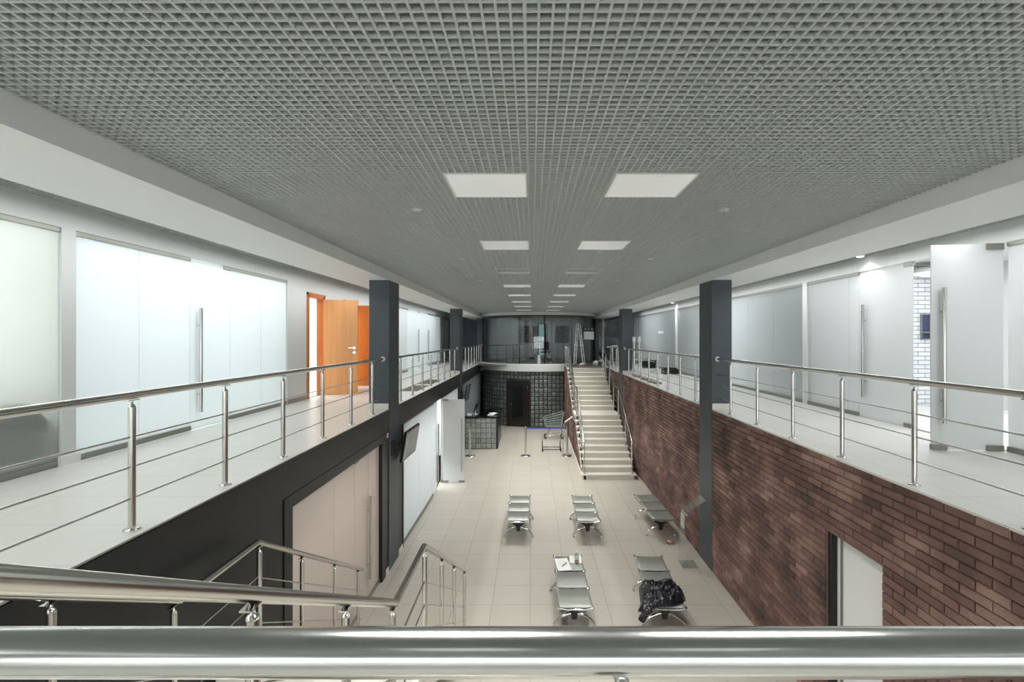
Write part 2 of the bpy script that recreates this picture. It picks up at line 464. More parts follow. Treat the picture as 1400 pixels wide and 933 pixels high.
# ceiling lamps
def lamp(x, y, label, on=True, opened=False):
    t = thing('ceiling_light' if not opened else 'ceiling_vent', label, 'ceiling light' if not opened else 'ceiling opening', (x+0.3, y+0.3, ZC), 0,
              'square ceiling panel lamps' if not opened else 'framed openings in the grid ceiling')
    f = MB(); b = 0.012 if not opened else 0.02
    X0, X1, Y0, Y1 = x+0.009, x+0.591, y+0.009, y+0.591
    z0, z1 = ZC-0.004, ZC+0.03
    f.box(X0, X1, Y0, Y0+b, z0, z1).box(X0, X1, Y1-b, Y1, z0, z1).box(X0, X0+b, Y0+b, Y1-b, z0, z1).box(X1-b, X1, Y0+b, Y1-b, z0, z1)
    obj('frame', f, M['white_pl'], t)
    if opened:
        s = MB()
        for q in range(7):
            yy = Y0+0.05+q*0.08
            s.obox(((X0+X1)/2, yy, ZC+0.06), (0.28, 0, 0), (0, 0.024, 0.026), (0, 0.003, -0.003))
        obj('slat', s, M['grid'], t)
        bx = MB().box(X0, X1, Y0, Y1, ZC+0.2, ZC+0.21).box(X0, X0+0.01, Y0, Y1, ZC+0.031, ZC+0.2).box(X1-0.01, X1, Y0, Y1, ZC+0.031, ZC+0.2)
        obj('duct', bx, M['plenum'], t)
    else:
        d = MB().box(X0+b, X1-b, Y0+b, Y1-b, ZC, ZC+0.02)
        obj('diffuser', d, M['lamp_pl'], t)
        if on:
            ld = bpy.data.lights.new('panel_lamp', 'AREA'); ld.shape = 'RECTANGLE'; ld.size = 0.55; ld.size_y = 0.55
            ld.energy = LAMP_W; ld.spread = math.radians(104); ld.color = (1.0, 0.98, 0.95)
            lo = bpy.data.objects.new('panel_lamp', ld); COL.objects.link(lo); lo.parent = t; lo.location = (0, 0, -0.006)
    return t
LAMP_W = 17.5
ORD = ['first', 'second', 'third', 'fourth', 'fifth', 'sixth', 'seventh', 'eighth', 'ninth']
for i, y in enumerate(ROWS):
    for sx, sd in zip(LX, ('left', 'right')):
        if i == 3:
            lamp(sx, y, f'white framed opening with slats in the {sd} row of ceiling lamps', opened=True)
        else:
            lamp(sx, y, f'square white ceiling panel lamp, {ORD[i]} from the front in the {sd} row')
for sx, sd in zip(LX, ('left', 'right')):
    lamp(sx, BACKROW, f'square white ceiling panel lamp above the viewer in the {sd} row', on=False)
# sprinklers
for sx, sd in ((-1.02, 'left'), (1.71, 'right')):
    for i in range(5):
        y = 4.42+2.75*i
        t = thing('sprinkler', f'small white ceiling sprinkler, {ORD[i]} from the front on the {sd} side', 'sprinkler', (sx, y, ZC), 0, 'ceiling sprinklers')
        obj('escutcheon', MB().lathe(sx, y, [(0.012, ZC-0.012), (0.035, ZC-0.01), (0.042, ZC-0.001), (0.02, ZC+0.03)]), M['white_pl'], t)
        obj('nozzle', MB().lathe(sx, y, [(0.001, ZC-0.045), (0.017, ZC-0.044), (0.017, ZC-0.041), (0.004, ZC-0.04), (0.006, ZC-0.012)]), M['chrome'], t)

# ------------------------------------------------------------------ pillars
def pillar(x0, x1, y0, y1, lab, z1=ZS):
    struct('pillar', MB().bbox(x0, x1, y0, y1, 0, z1, 0.004, 1), M['pillar'], lab, 'pillar')
PN = ['nearest', 'middle', 'farthest']
for i, (a, b) in enumerate(PIL):
    pillar(XL-0.34, XL+0.004, a, b, f'{PN[i]} slate-grey square pillar on the left gallery edge')
    if i < 3: pillar(XR-0.004, XR+0.34, a, b, f'{PN[i]} slate-grey square pillar on the right gallery edge')
    if i < 2:
        struct('baseboard_pillar_left', MB().box(XL-0.352, XL-0.005, a-0.012, b+0.012, ZB, ZB+0.095), M['stair'], f'white tile skirting round the {PN[i]} left pillar', 'skirting')
        struct('baseboard_pillar_right', MB().box(XR+0.005, XR+0.352, a-0.012, b+0.012, ZB, ZB+0.095), M['stair'], f'white tile skirting round the {PN[i]} right pillar', 'skirting')

# ------------------------------------------------------------------ walls with openings (planes x = const)
def wall_x(nm, x0, x1, y0, y1, z0, z1, ops, mat, lab):
    b = MB(); y = y0
    for a, c, za, zc in sorted(ops):
        if a > y: b.box(x0, x1, y, a, z0, z1)
        if zc < z1: b.box(x0, x1, a, c, zc, z1)
        if za > z0: b.box(x0, x1, a, c, z0, za)
        y = c
    if y < y1: b.box(x0, x1, y, y1, z0, z1)
    return struct(nm, b, mat, lab, 'wall')
wall_x('wall_left', WL-0.12, WL, YF, 28, ZB, 5.72,
       [(YF+0.3, 4.73, ZB, ZGL), (4.88, 9.10, ZB, ZGL), (9.93, 10.68, ZB, 4.86), (11.85, 12.6, ZB, 4.86), (14.2, 24.3, ZB, ZGL), (24.9, 27.9, ZB, ZGL)],
       M['wall'], 'grey-white wall of the left gallery around the glazing')
wall_x('wall_right', WR, WR+0.12, YF, 26, ZB, 5.72,
       [(YF+0.3, 9.15, ZB, ZGR), (9.30, 17.3, ZB, ZGR), (17.55, 24.6, ZB, ZGR)], M['white'], 'white wall of the right gallery around the glazing')
struct('baseboard_left', MB().box(WL, WL+0.012, 9.11, 9.88, ZB, ZB+0.08).box(WL, WL+0.012, 10.74, 11.8, ZB, ZB+0.08), M['alu'], 'thin grey skirting on the left gallery wall', 'skirting')
struct('baseboard_column_left', MB().box(WL-0.01, WL+0.02, 4.70, 4.91, ZB, ZB+0.09), M['white'], 'small white skirting block under the column between two left glass walls', 'skirting')
# lower left wall, black, flush under the fascia
GX = XL-0.012
wall_x('wall_left_lower', GX-0.1, GX, YF, 24.9, 0, 2.42,
       [(4.91, 8.33, 0, 2.40), (9.43, 12.5, 0, 2.37), (12.5, 13.7, 0, 2.37), (13.7, 16.8, 0, 2.37), (17.6, 24.0, 0, 2.40)], M['black'], 'matt black wall below the left gallery')
struct('baseboard_left_lower', MB().box(GX, GX+0.012, 8.33, 9.43, 0, 0.09), M['stair'], 'white skirting at the foot of the black wall by the pillar', 'skirting')

WN = [0]; DN = [0]
def rails_x(p, x, y0, y1, z0, z1, s, mat=None, top=True, bot=True):
    mat = mat or M['alu']
    if top: obj('top_rail', MB().box(x-0.02, x+0.02, y0, y1, z1-0.045, z1), mat, p)
    if bot: obj('bottom_rail', MB().box(x-0.02, x+0.022, y0, y1, z0, z0+0.06), mat, p)
def window_x(x, ys, z0, z1, mat, lab, top=True):
    """one glazed bay in a wall x = const; ys are the pane joints"""
    WN[0] += 1
    w = thing(f'window_{WN[0]}', lab, 'glass wall', (x, ys[0], z0), 0, kind='structure')
    for a, b in zip(ys[:-1], ys[1:]):
        obj('pane', MB().box(x-0.006, x+0.006, a+0.003, b-0.003, z0+0.02, z1-0.01), mat, w)
    rails_x(w, x, ys[0], ys[-1], z0, z1, 1, top=top)
    return w
def pull_handle(p, x, y, z0, z1, s):
    """round bar handle on both faces of a pane x = const"""
    h = MB()
    for q in (-1, 1):
        h.tube([(x+q*0.06, y, z0), (x+q*0.06, y, z1)], 0.02, 12)
    for z in (z0+(z1-z0)*0.17, z1-(z1-z0)*0.17):
        h.tube([(x-0.06, y, z), (x+0.06, y, z)], 0.009, 8)
        h.lathe(x, y, [(0.0, z)], 3) if False else None
    return obj('handle', h, M['steel'], p, label='long round steel pull handle')
def glass_door_x(x, y0, y1, z0, z1, mat, lab, hy, hinge, s, hz=(0.25, 1.55)):
    """closed frameless leaf in a wall x = const"""
    DN[0] += 1
    d = thing(f'door_{DN[0]}', lab, 'glass door', (x, hinge, z0), 0, kind='structure')
    obj('pane', MB().box(x-0.006, x+0.006, y0+0.004, y1-0.004, z0+0.012, z1-0.012), mat, d)
    pull_handle(d, x, hy, z0+hz[0], z0+hz[1], s)
    e = 0.16 if hinge < (y0+y1)/2 else -0.16
    obj('patch_fitting', MB().box(x-0.018, x+0.018, hinge, hinge+e, z0+0.005, z0+0.06), M['alu'], d)
    obj('patch_fitting', MB().box(x-0.018, x+0.018, hinge, hinge+e, z1-0.055, z1-0.005), M['alu'], d)
    return d

# left gallery glazing
window_x(WL-0.03, [YF+0.3, -1.2, 1.6, 4.73], ZB, ZGL, M['frost_g'], 'greyish frosted glass wall with a dark armchair shape behind it, left gallery')
window_x(WL-0.03, [4.88, 5.69, 6.54], ZB, ZGL, M['frost_w'], 'bright white frosted glass wall just before the left glass door')
glass_door_x(WL-0.03, 6.54, 7.41, ZB, ZGL, M['frost_w'], 'white frosted glass door with a long steel handle, left gallery', 6.68, 7.41, 1, (0.22, 1.62))
window_x(WL-0.03, [7.41, 8.25, 9.10], ZB, ZGL, M['frost_w'], 'bright white frosted glass wall between the glass door and the orange door')
window_x(WL-0.03, [14.2, 16.1, 17.9], ZB, ZGL, M['frost_r'], 'bluish frosted glass wall just past the nearest left pillar')
glass_door_x(WL-0.03, 17.9, 19.75, ZB, ZGL, M['frost_w'], 'pale frosted glass door leaf beyond the nearest left pillar, first of the pair', 19.55, 17.9, 1)
glass_door_x(WL-0.03, 19.75, 21.6, ZB, ZGL, M['frost_w'], 'pale frosted glass door leaf beyond the nearest left pillar, second of the pair', 21.4, 19.75, 1)
window_x(WL-0.03, [21.6, 24.3], ZB, ZGL, M['frost_w'], 'white frosted glass wall beside the middle left pillar')
window_x(WL-0.03, [24.9, 26.4, 27.9], ZB, ZGL, M['glass_dark'], 'dark glass wall at the far end of the left gallery')
# right gallery glazing
window_x(WR+0.03, [YF+0.3, -1.0, 2.2, 5.31], ZB, ZGR, M['frost_r'], 'frosted glass wall at the near end of the right gallery')
glass_door_x(WR+0.03, 6.63, 7.72, ZB, ZGR, M['frost_r'], 'closed frosted glass door with steel handle beside the white brick opening', 7.56, 6.63, -1, (0.32, 1.72))
window_x(WR+0.03, [7.72, 7.97, 9.15], ZB, ZGR, M['frost_r'], 'pale frosted glass wall left of the closed glass door, right gallery')
window_x(WR+0.03, [9.30, 10.47, 11.7, 12.9, 14.1, 15.2, 16.3, 17.3], ZB, ZGR, M['frost_t'], 'greenish dim frosted glass wall behind the nearest right pillar')
window_x(WR+0.03, [17.55, 19.0, 20.8, 22.6, 24.6], ZB, ZGR, M['frost_t'], 'blue-grey frosted glass wall between the white post and the middle right pillar')
# the open leaf of the right gallery
DN[0] += 1
hx, hy_ = WR-0.01, 5.33
d = thing(f'door_{DN[0]}', 'open frosted glass door leaf with steel handle swung out over the right gallery', 'glass door', (hx, hy_, ZB), math.radians(174), kind='structure')
obj('pane', MB().box(0.0, 0.72, -0.006, 0.006, 0.012, 2.225), M['frost_r'], d, local=True)
h = MB()
for q in (-1, 1): h.tube([(0.62, q*0.06, 0.3), (0.62, q*0.06, 1.76)], 0.02, 12)
for z in (0.54, 1.5): h.tube([(0.62, -0.06, z), (0.62, 0.06, z)], 0.01, 8)
obj('handle', h, M['steel'], d, local=True, label='long round steel pull handle')
obj('patch_fitting', MB().box(0.0, 0.17, -0.019, 0.019, 0.005, 0.065), M['alu'], d, local=True)
obj('patch_fitting', MB().box(0.0, 0.17, -0.019, 0.019, 2.165, 2.232), M['alu'], d, local=True)
obj('floor_patch', MB().box(0.56, 0.72, -0.019, 0.019, 0.005, 0.065), M['alu'], d, local=True)

# orange wooden doors
def wood_door(y0, y1, mat, lab, ang):
    DN[0] += 1
    d = thing(f'door_{DN[0]}', lab, 'door', (WL, y1, ZB), 0, kind='structure')
    f = MB(); zt = ZB+2.08
    f.box(WL-0.13, WL+0.015, y0, y0+0.045, ZB, zt).box(WL-0.13, WL+0.015, y1-0.045, y1, ZB, zt).box(WL-0.13, WL+0.015, y0, y1, zt-0.045, zt)
    f.box(WL, WL+0.018, y0-0.05, y0, ZB, zt+0.05).box(WL, WL+0.018, y1, y1+0.05, ZB, zt+0.05).box(WL, WL+0.018, y0-0.05, y1+0.05, zt, zt+0.05)
    obj('door_frame', f, M['orange_d'], d)
    c, s = math.cos(ang), math.sin(ang)
    w = 0.70; px, py = WL+0.02, y1-0.05
    cen = (px+c*w/2, py+s*w/2, ZB+0.01+1.01)
    leaf = obj('leaf', MB().obox(cen, (c*w/2, s*w/2, 0), (-s*0.02, c*0.02, 0), (0, 0, 1.01)), mat, d)
    hm = MB(); bx, by = px+c*(w-0.07), py+s*(w-0.07)
    for q in (-1, 1):
        ox, oy = -s*0.02*q, c*0.02*q
        ox2, oy2 = -s*0.06*q, c*0.06*q
        hm.tube([(bx+ox, by+oy, ZB+1.0), (bx+ox2, by+oy2, ZB+1.0)], 0.011, 10)
        hm.tube([(bx+ox2, by+oy2, ZB+1.0), (bx+ox2-c*0.11, by+oy2-s*0.11, ZB+1.0)], 0.009, 10)
        hm.tube([(bx+ox, by+oy, ZB+1.0), (bx+ox*1.4, by+oy*1.4, ZB+1.0)], 0.026, 14)
        hm.tube([(bx+ox, by+oy, ZB+0.9), (bx+ox*1.4, by+oy*1.4, ZB+0.9)], 0.026, 14)
    obj('handle', hm, M['chrome'], leaf, label='chrome lever handle with two round roses')
    hg = MB()
    for z in (0.25, 1.75): hg.tube([(px-0.005, py+0.02, ZB+z), (px-0.005, py+0.02, ZB+z+0.1)], 0.009, 8)
    obj('hinge', hg, M['chrome'], d)
    return d
wood_door(9.93, 10.68, M['orange'], 'open orange wooden door standing out from the left gallery wall', math.radians(11))
wood_door(11.85, 12.6, M['orange_d'], 'second orange wooden door, half hidden behind the nearest left pillar', math.radians(2))

# ------------------------------------------------------------------ rooms behind the glazing
def room(nm, x0, x1, y0, y1, z0, z1, mat, lab, open_x, fl=None):
    t = 0.05; b = MB()
    b.box(x0, x1, y0, y1, z0-t, z0-0.004); b.box(x0, x1, y0, y1, z1, z1+t)
    b.box(x0, x1, y0-t, y0, z0-t, z1+t).box(x0, x1, y1, y1+t, z0-t, z1+t)
    if open_x == 'hi': b.box(x0-t, x0, y0-t, y1+t, z0-t, z1+t)
    else: b.box(x1, x1+t, y0-t, y1+t, z0-t, z1+t)
    return struct(nm, b, mat, lab, 'wall')
def room_and_fill_light(x, y, z, sx, sy, w, col=(1,1,1), spread=None):
    ld = bpy.data.lights.new('office_and_fill_lamp', 'AREA'); ld.shape = 'RECTANGLE'; ld.size = sx; ld.size_y = sy; ld.energy = w; ld.color = col
    if spread: ld.spread = math.radians(spread)
    o = bpy.data.objects.new('office_and_fill_lamp', ld); COL.objects.link(o); o.location = (x, y, z)
    return o
LI = WL-0.12
room('wall_office_left', -7.6, LI, YF, 4.75, ZB, 5.6, M['white'], 'white office behind the greyish frosted glass, left', 'hi')
room('wall_office_left.001', -7.6, LI, 4.85, 9.2, ZB, 5.6, M['white'], 'bright white office behind the left frosted glass door', 'hi')
room('wall_office_left.002', -7.6, LI, 9.3, 14.0, ZB, 5.6, M['white'], 'bright room seen through the open orange door', 'hi')
room('wall_office_left.003', -7.6, LI, 14.1, 24.6, ZB, 5.6, M['white'], 'office behind the far left frosted glass', 'hi')
room('wall_office_left.004', -7.6, LI, 24.7, 28.2, ZB, 5.6, M['wall'], 'dim room at the far end of the left gallery', 'hi')
RI = WR+0.12
room('wall_office_right', RI, 8.0, YF, 9.1, ZB, 5.3, M['white'], 'bright office behind the near right glazing', 'lo')
room('wall_office_right.001', RI, 8.0, 9.3, 17.35, ZB, 5.3, M['wall'], 'dim office behind the greenish glass', 'lo')
room('wall_office_right.002', RI, 8.0, 17.45, 24.8, ZB, 5.3, M['wall'], 'office behind the blue-grey glass', 'lo')
room('wall_shop_left', -5.2, GX-0.1, 4.6, 8.7, 0.004, 2.4, M['white'], 'cream room behind the lower left glass doors', 'hi')
room('wall_shop_left.001', -5.2, GX-0.1, 9.2, 16.9, 0.004, 2.4, M['white'], 'bright room behind the white lower left glazing', 'hi')
room('wall_shop_left.002', -5.2, GX-0.1, 17.5, 24.2, 0.004, 2.4, M['wall'], 'room behind the bluish glass at the reception desk', 'hi')
room_and_fill_light(-6.0, 1.0, 5.55, 2.2, 6.0, 250, (1, 1, 1))
room_and_fill_light(-6.0, 7.0, 5.55, 2.4, 3.6, 112, (0.96, 0.99, 1))
room_and_fill_light(-5.8, 11.5, 5.55, 2.0, 3.0, 110, (1, 0.96, 0.92))
room_and_fill_light(-6.0, 19.3, 5.55, 2.0, 8.0, 170, (0.95, 0.97, 1))
room_and_fill_light(-6.0, 26.4, 5.55, 1.0, 1.0, 25)
room_and_fill_light(6.5, 5.2, 5.25, 1.8, 6.0, 85, (0.98, 0.99, 1))
room_and_fill_light(6.5, 13.0, 5.25, 1.0, 3.0, 200, (1, 1, 1))
room_and_fill_light(6.5, 21.0, 5.25, 1.0, 3.0, 120, (0.97, 0.98, 1))
room_and_fill_light(-3.9, 6.6, 2.36, 1.4, 3.0, 75, (1, 0.95, 0.92))
room_and_fill_light(-3.9, 13.0, 2.36, 1.4, 6.5, 165, (0.98, 1, 1))
room_and_fill_light(-3.9, 20.8, 2.36, 1.0, 5.0, 38, (0.9, 0.95, 1))
# added fill strips, unseen above the soffit edges, to brighten walkways and soffits
for x, sd in ((-3.86, 'l'), (4.52, 'r')):
    z = 5.27 if sd == 'l' else 5.22
    for k in range(6):
        room_and_fill_light(x, -0.6+4.3*k, z, 0.12, 4.2, 24, (0.97, 0.99, 1), 172)

# white brick partition inside the right office
tag(obj('wall_white_brick', MB().box(RI+0.01, 7.99, 9.04, 9.09, ZB, 5.29), M['wbrick']), 'white painted brick wall seen through the open right glass door', 'wall', kind='structure')
t = thing('pendant_lamp', 'broad white glowing ceiling lamp inside the white brick room', 'lamp', (7.0, 8.6, 5.0))
obj('shade', MB().lathe(7.0, 8.6, [(0.02, 5.27), (0.05, 5.25), (0.30, 5.2), (0.36, 5.15), (0.34, 5.12)], 32), M['white_pl'], t)
obj('diffuser', MB().lathe(7.0, 8.6, [(0.02, 5.075), (0.2, 5.08), (0.31, 5.1), (0.345, 5.13)], 32), emit('soft_glow', (1,1,1,1), 1.3), t)
t = thing('picture_frame', 'narrow dark blue picture on the white brick wall', 'picture', (7.15, 9.03, 4.2))
obj('canvas', MB().box(7.07, 7.2, 9.012, 9.03, 3.98, 4.42), M['bluepic'], t)
obj('frame', MB().box(7.06, 7.21, 9.0, 9.012, 4.415, 4.43).box(7.06, 7.21, 9.0, 9.012, 3.97, 3.985).box(7.055, 7.07, 9.0, 9.03, 3.97, 4.43).box(7.2, 7.215, 9.0, 9.03, 3.97, 4.43), M['alu'], t)
tag(obj('wall_shelf', MB().bbox(7.06, 7.6, 8.9, 9.03, 4.085, 4.11, 0.004, 1), M['alu']), 'thin grey shelf rail crossing the blue picture on white brick', 'shelf')
tag(obj('hanging_panel', MB().bbox(7.28, 7.33, 8.99, 9.03, 3.98, 4.42, 0.004, 1), M['alu']), 'slim grey upright strip right of the blue picture', 'panel')

# armchair behind the grey frosted glass
t = thing('armchair', 'dark armchair blurred behind the first left frosted glass pane', 'armchair', (-4.9, 4.2, ZB))
obj('seat', MB().bbox(-5.2, -4.54, 3.72, 4.62, ZB+0.10, ZB+0.40, 0.06, 3), M['teal'], t)
obj('backrest', MB().prism([(3.66, ZB+0.34), (4.66, ZB+0.34), (4.64, ZB+0.46), (4.50, ZB+0.62), (4.32, ZB+0.64), (4.0, ZB+0.5), (3.66, ZB+0.42)], 'x', -4.68, -4.53), M['teal'], t)
for q in (3.64, 4.54): obj('armrest', MB().bbox(-5.2, -4.72, q, q+0.13, ZB+0.3, ZB+0.55, 0.05, 3), M['teal'], t)
for q in ((-5.14, 3.8), (-4.62, 3.8), (-5.14, 4.56), (-4.62, 4.56)):
    obj('leg', MB().tube([(q[0], q[1], ZB), (q[0], q[1], ZB+0.12)], 0.02, 8), M['dwood'], t)

# ------------------------------------------------------------------ lower left bays
WN[0] += 1
w = thing(f'window_{WN[0]}', 'cream glass panel with black frame below the left gallery', 'glass wall', (GX, 4.91, 0), 0, kind='structure')
fx0, fx1 = GX-0.1, GX+0.012
obj('frame', MB().box(fx0, fx1, 4.91, 5.08, 0, 2.40).box(fx0, fx1, 8.12, 8.33, 0, 2.40).box(fx0, fx1, 5.08, 8.12, 2.27, 2.40), M['dark_plastic'], w)
for a, b in ((5.08, 6.28), (6.28, 7.0)):
    obj('pane', MB().box(GX-0.056, GX-0.044, a+0.003, b-0.003, 0.02, 2.27), M['frost_c'], w)
obj('bottom_rail', MB().box(GX-0.07, GX-0.03, 5.08, 7.0, 0, 0.05), M['alu'], w)
glass_door_x(GX-0.05, 7.0, 7.6, 0.0, 2.27, M['frost_c'], 'cream glass door with tall steel handle below the left gallery', 7.53, 7.0, 1, (0.35, 1.6))
window_x(GX-0.05, [7.6, 8.12], 0.0, 2.27, M['frost_c'], 'narrow cream glass panel right of the lower left door', top=False)
window_x(GX-0.05, [9.5, 11.0, 12.42], 0.0, 2.36, M['frost_w'], 'white frosted glass wall behind the near wall-mounted screen')
struct('trim_1', MB().box(GX-0.1, GX+0.01, 9.43, 9.5, 0, 2.36), M['dark_plastic'], 'dark jamb between the black wall and the white glazing', 'jamb')
window_x(GX-0.05, [13.72, 15.2, 16.8], 0.0, 2.36, M['frost_w'], 'white frosted glass wall beyond the open lower glass door')
glass_door_x(GX-0.05, 12.42, 13.1, 0.0, 2.36, M['frost_w'], 'closed white frosted leaf beside the red banner, lower left', 13.0, 12.42, 1, (0.25, 1.75))
window_x(GX-0.05, [17.6, 19.7, 21.8, 24.0], 0.0, 2.40, M['frost_t'], 'bluish frosted glass wall beside the reception desk')
DN[0] += 1
d = thing(f'door_{DN[0]}', 'white frosted glass door leaf standing open into the hall, lower left', 'glass door', (GX, 13.72, 0), math.radians(1.5), kind='structure')
obj('pane', MB().box(0.0, 0.60, -0.006, 0.006, 0.012, 2.3), M['frost_leaf'], d, local=True)
h = MB()
for q in (-1, 1): h.tube([(0.52, q*0.05, 0.32), (0.52, q*0.05, 1.78)], 0.014, 12)
for z in (0.55, 1.5): h.tube([(0.52, -0.05, z), (0.52, 0.05, z)], 0.008, 8)
obj('handle', h, M['steel'], d, local=True, label='long round steel pull handle')
obj('patch_fitting', MB().box(0.0, 0.16, -0.018, 0.018, 0.005, 0.06), M['alu'], d, local=True)
obj('patch_fitting', MB().box(0.44, 0.60, -0.018, 0.018, 0.005, 0.06), M['alu'], d, local=True)
obj('patch_fitting', MB().box(0.0, 0.16, -0.018, 0.018, 2.25, 2.31), M['alu'], d, local=True)
t = thing('banner_stand', 'red and white banner standing in the lower left doorway', 'banner', (-2.62, 13.35, 0.004))
obj('panel', MB().box(-2.63, -2.615, 13.12, 13.6, 0.95, 2.3), M['paper'], t)
obj('print', MB().box(-2.6145, -2.611, 13.2, 13.6, 1.35, 2.1), M['red'], t, label='red printed area')
obj('base', MB().bbox(-2.7, -2.56, 13.12, 13.6, 0.004, 0.06, 0.01, 1), M['alu'], t)
obj('pole', MB().tube([(-2.64, 13.36, 0.05), (-2.64, 13.36, 2.3)], 0.012, 8), M['alu'], t)

# wall-mounted screens
def tv(y, lab, wid=0.96):
    t = thing('wall_tv', lab, 'television', (XL+0.02, y+wid/2, 2.05), 0, 'wall screens on the left pillars')
    # tilted towards the hall: top edge further out
    def P(u, v, o): # u along y, v up, o outwards
        ax = Vector((0.02, 1, 0)).normalized(); up = Vector((0.16, 0, 0.985)).normalized(); nn = Vector((0.985, -0.02, -0.16)).normalized()
        return Vector((-2.27, y+wid/2, 2.03)) + ax*u + up*v + nn*o
    def bx(u0, u1, v0, v1, o0, o1):
        b = MB(); vs = [P(u, v, o) for o in (o0, o1) for u, v in ((u0, v0), (u1, v0), (u1, v1), (u0, v1))]
        b.add(vs, [(0,3,2,1),(4,5,6,7),(0,1,5,4),(1,2,6,5),(2,3,7,6),(3,0,4,7)]); return b
    hw = wid/2; hh = 0.275
    obj('casing', bx(-hw, hw, -hh, hh, -0.045, 0.0), M['dark_plastic'], t)
    obj('screen', bx(-hw+0.02, hw-0.02, -hh+0.025, hh-0.02, 0.0, 0.003), M['screen'], t)
    m = MB(); yc = y+0.1
    m.box(XL+0.004, XL+0.02, 8.62-8.9+y, 8.85-8.9+y, 1.95, 2.2)
    for z in (2.0, 2.12): m.tube([(XL+0.02, 8.72-8.9+y, z), (XL+0.12, 8.95-8.9+y, z), P(-0.2, z-2.03, -0.045)], 0.014, 8)
    m.obox(P(-0.15, 0.03, -0.055), (0,0.1,0), (0.01,0,0), (0,0,0.1))
    obj('wall_bracket', m, M['dark_plastic'], t)
tv(8.9, 'flat screen tilted down on a bracket at the nearest left pillar')
tv(17.25, 'second flat screen on the middle left pillar above the reception desk')

# ------------------------------------------------------------------ right brick wall
def bricks(mb, place, y0, y1, z0, z1, openings, hrow=0.077, lb=0.262, depth=0.019, keep=None):
    j = 0.009
    nrow = int((z1-z0)/hrow)+1
    for r in range(nrow):
        za = z0+r*hrow; zb = min(za+hrow, z1)
        if zb-za < 0.02: continue
        zc = (za+zb)/2
        y = y0-(lb/2 if r % 2 else 0)
        blk = [(a, b) for a, b, c, d in openings if c-0.02 < zc < d]
        while y < y1:
            a, b = max(y, y0), min(y+lb, y1)
            y += lb
            if b-a < 0.03: continue
            for s, e in cut(a, b, blk):
                if e-s < 0.025: continue
                if keep and not keep(s, e, zb): continue
                o = random.uniform(-0.003, 0.003)
                mb.t = min(1, max(0, random.gauss(0.5, 0.10)))
                c = 0.0075
                q = [(s+j*0.5, za+j*0.5), (e-j*0.5, za+j*0.5), (e-j*0.5, zb-j*0.5), (s+j*0.5, zb-j*0.5)]
                i = [(s+j*0.5+c, za+j*0.5+c), (e-j*0.5-c, za+j*0.5+c), (e-j*0.5-c, zb-j*0.5-c), (s+j*0.5+c, zb-j*0.5-c)]
                vs = [place(p[0], p[1], 0.0) for p in q] + [place(p[0], p[1], depth*0.62+o) for p in q] + [place(p[0], p[1], depth+o) for p in i]
                mb.add(vs, [(0,1,5,4),(1,2,6,5),(2,3,7,6),(3,0,4,7),(4,5,9,8),(5,6,10,9),(6,7,11,10),(7,4,8,11),(8,9,10,11)])
XB = XR+0.018
PO = [(a, b, -1, 9) for a, b in PIL]
DO = (4.38, 5.22, -1, 1.98)
bw = MB(); bricks(bw, lambda y, z, o: (XB-o, y, z), -0.6, 22.6, 0, ZB-0.005, PO+[DO])
struct('wall_right_brick', bw, M['brick'], 'rough brown brick wall under the right gallery', 'wall', fix=True)
wall_x('wall_right_backing', XB, XB+0.12, YF, 25, 0, ZB-0.02, [DO[:2]+(0, 1.98)], M['mortar'], 'brown mortar bed between the bricks of the right wall')
DN[0] += 1
d = thing(f'door_{DN[0]}', 'plain pale grey door set into the brown brick wall', 'door', (XB+0.1, 5.22, 0), 0, kind='structure')
obj('door_frame', MB().box(XB+0.012, XB+0.14, 5.155, 5.22, 0, 1.98), M['dark_plastic'], d, label='black jamb')
obj('leaf', MB().bbox(XB+0.08, XB+0.13, 4.38, 5.1, 0.01, 1.98, 0.003, 1), M['white'], d)
obj('side_casing', MB().box(XB+0.07, XB+0.13, 5.1, 5.155, 0, 1.98), M['white'], d)
obj('seal', MB().box(XB+0.066, XB+0.0795, 5.075, 5.1, 0, 1.98), M['alu'], d)

# ------------------------------------------------------------------ far stairs
SX0, SX1 = 1.42, 2.92
RI_ = ZB/19
ys1 = [14.0+0.256*k for k in range(10)]          # ten nosings below the landing
ys2 = [17.37+0.304*k for k in range(9)]          # nine above it
prof = []
z = 0.0
for y in ys1:
    prof.append((y, z)); z += RI_; prof.append((y, z))
for y in ys2:
    prof.append((y, z)); z += RI_; prof.append((y, z))
def prof_z(y):
    zz = 0.0
    for yy in ys1+ys2:
        if y >= yy: zz += RI_
    return zz
b = MB()
for i, y in enumerate(ys1+ys2):
    zt = RI_*(i+1)
    nxt = (ys1+ys2)[i+1] if i < 18 else 20.2
    b.box(SX0+0.03, SX1-0.03, y+0.02, nxt+0.03, max(0, zt-0.32), zt-0.028)      # riser block
    x0, x1 = (SX0-0.03, SX1+0.03) if i == 0 else (SX0, SX1)
    b.bbox(x0, x1, y-0.012, nxt+0.015, zt-0.035, zt, 0.008, 2)                     # tread with a rounded nosing
struct('stairs', b, M['stair'], 'cream stone stairs rising to the far landing', 'stairs')
struct('floor_landing', MB().box(1.44, XR+0.02, 20.0, 22.4, ZB-0.06, ZB), M['landing'], 'brownish floor of the landing at the stair head', 'floor')
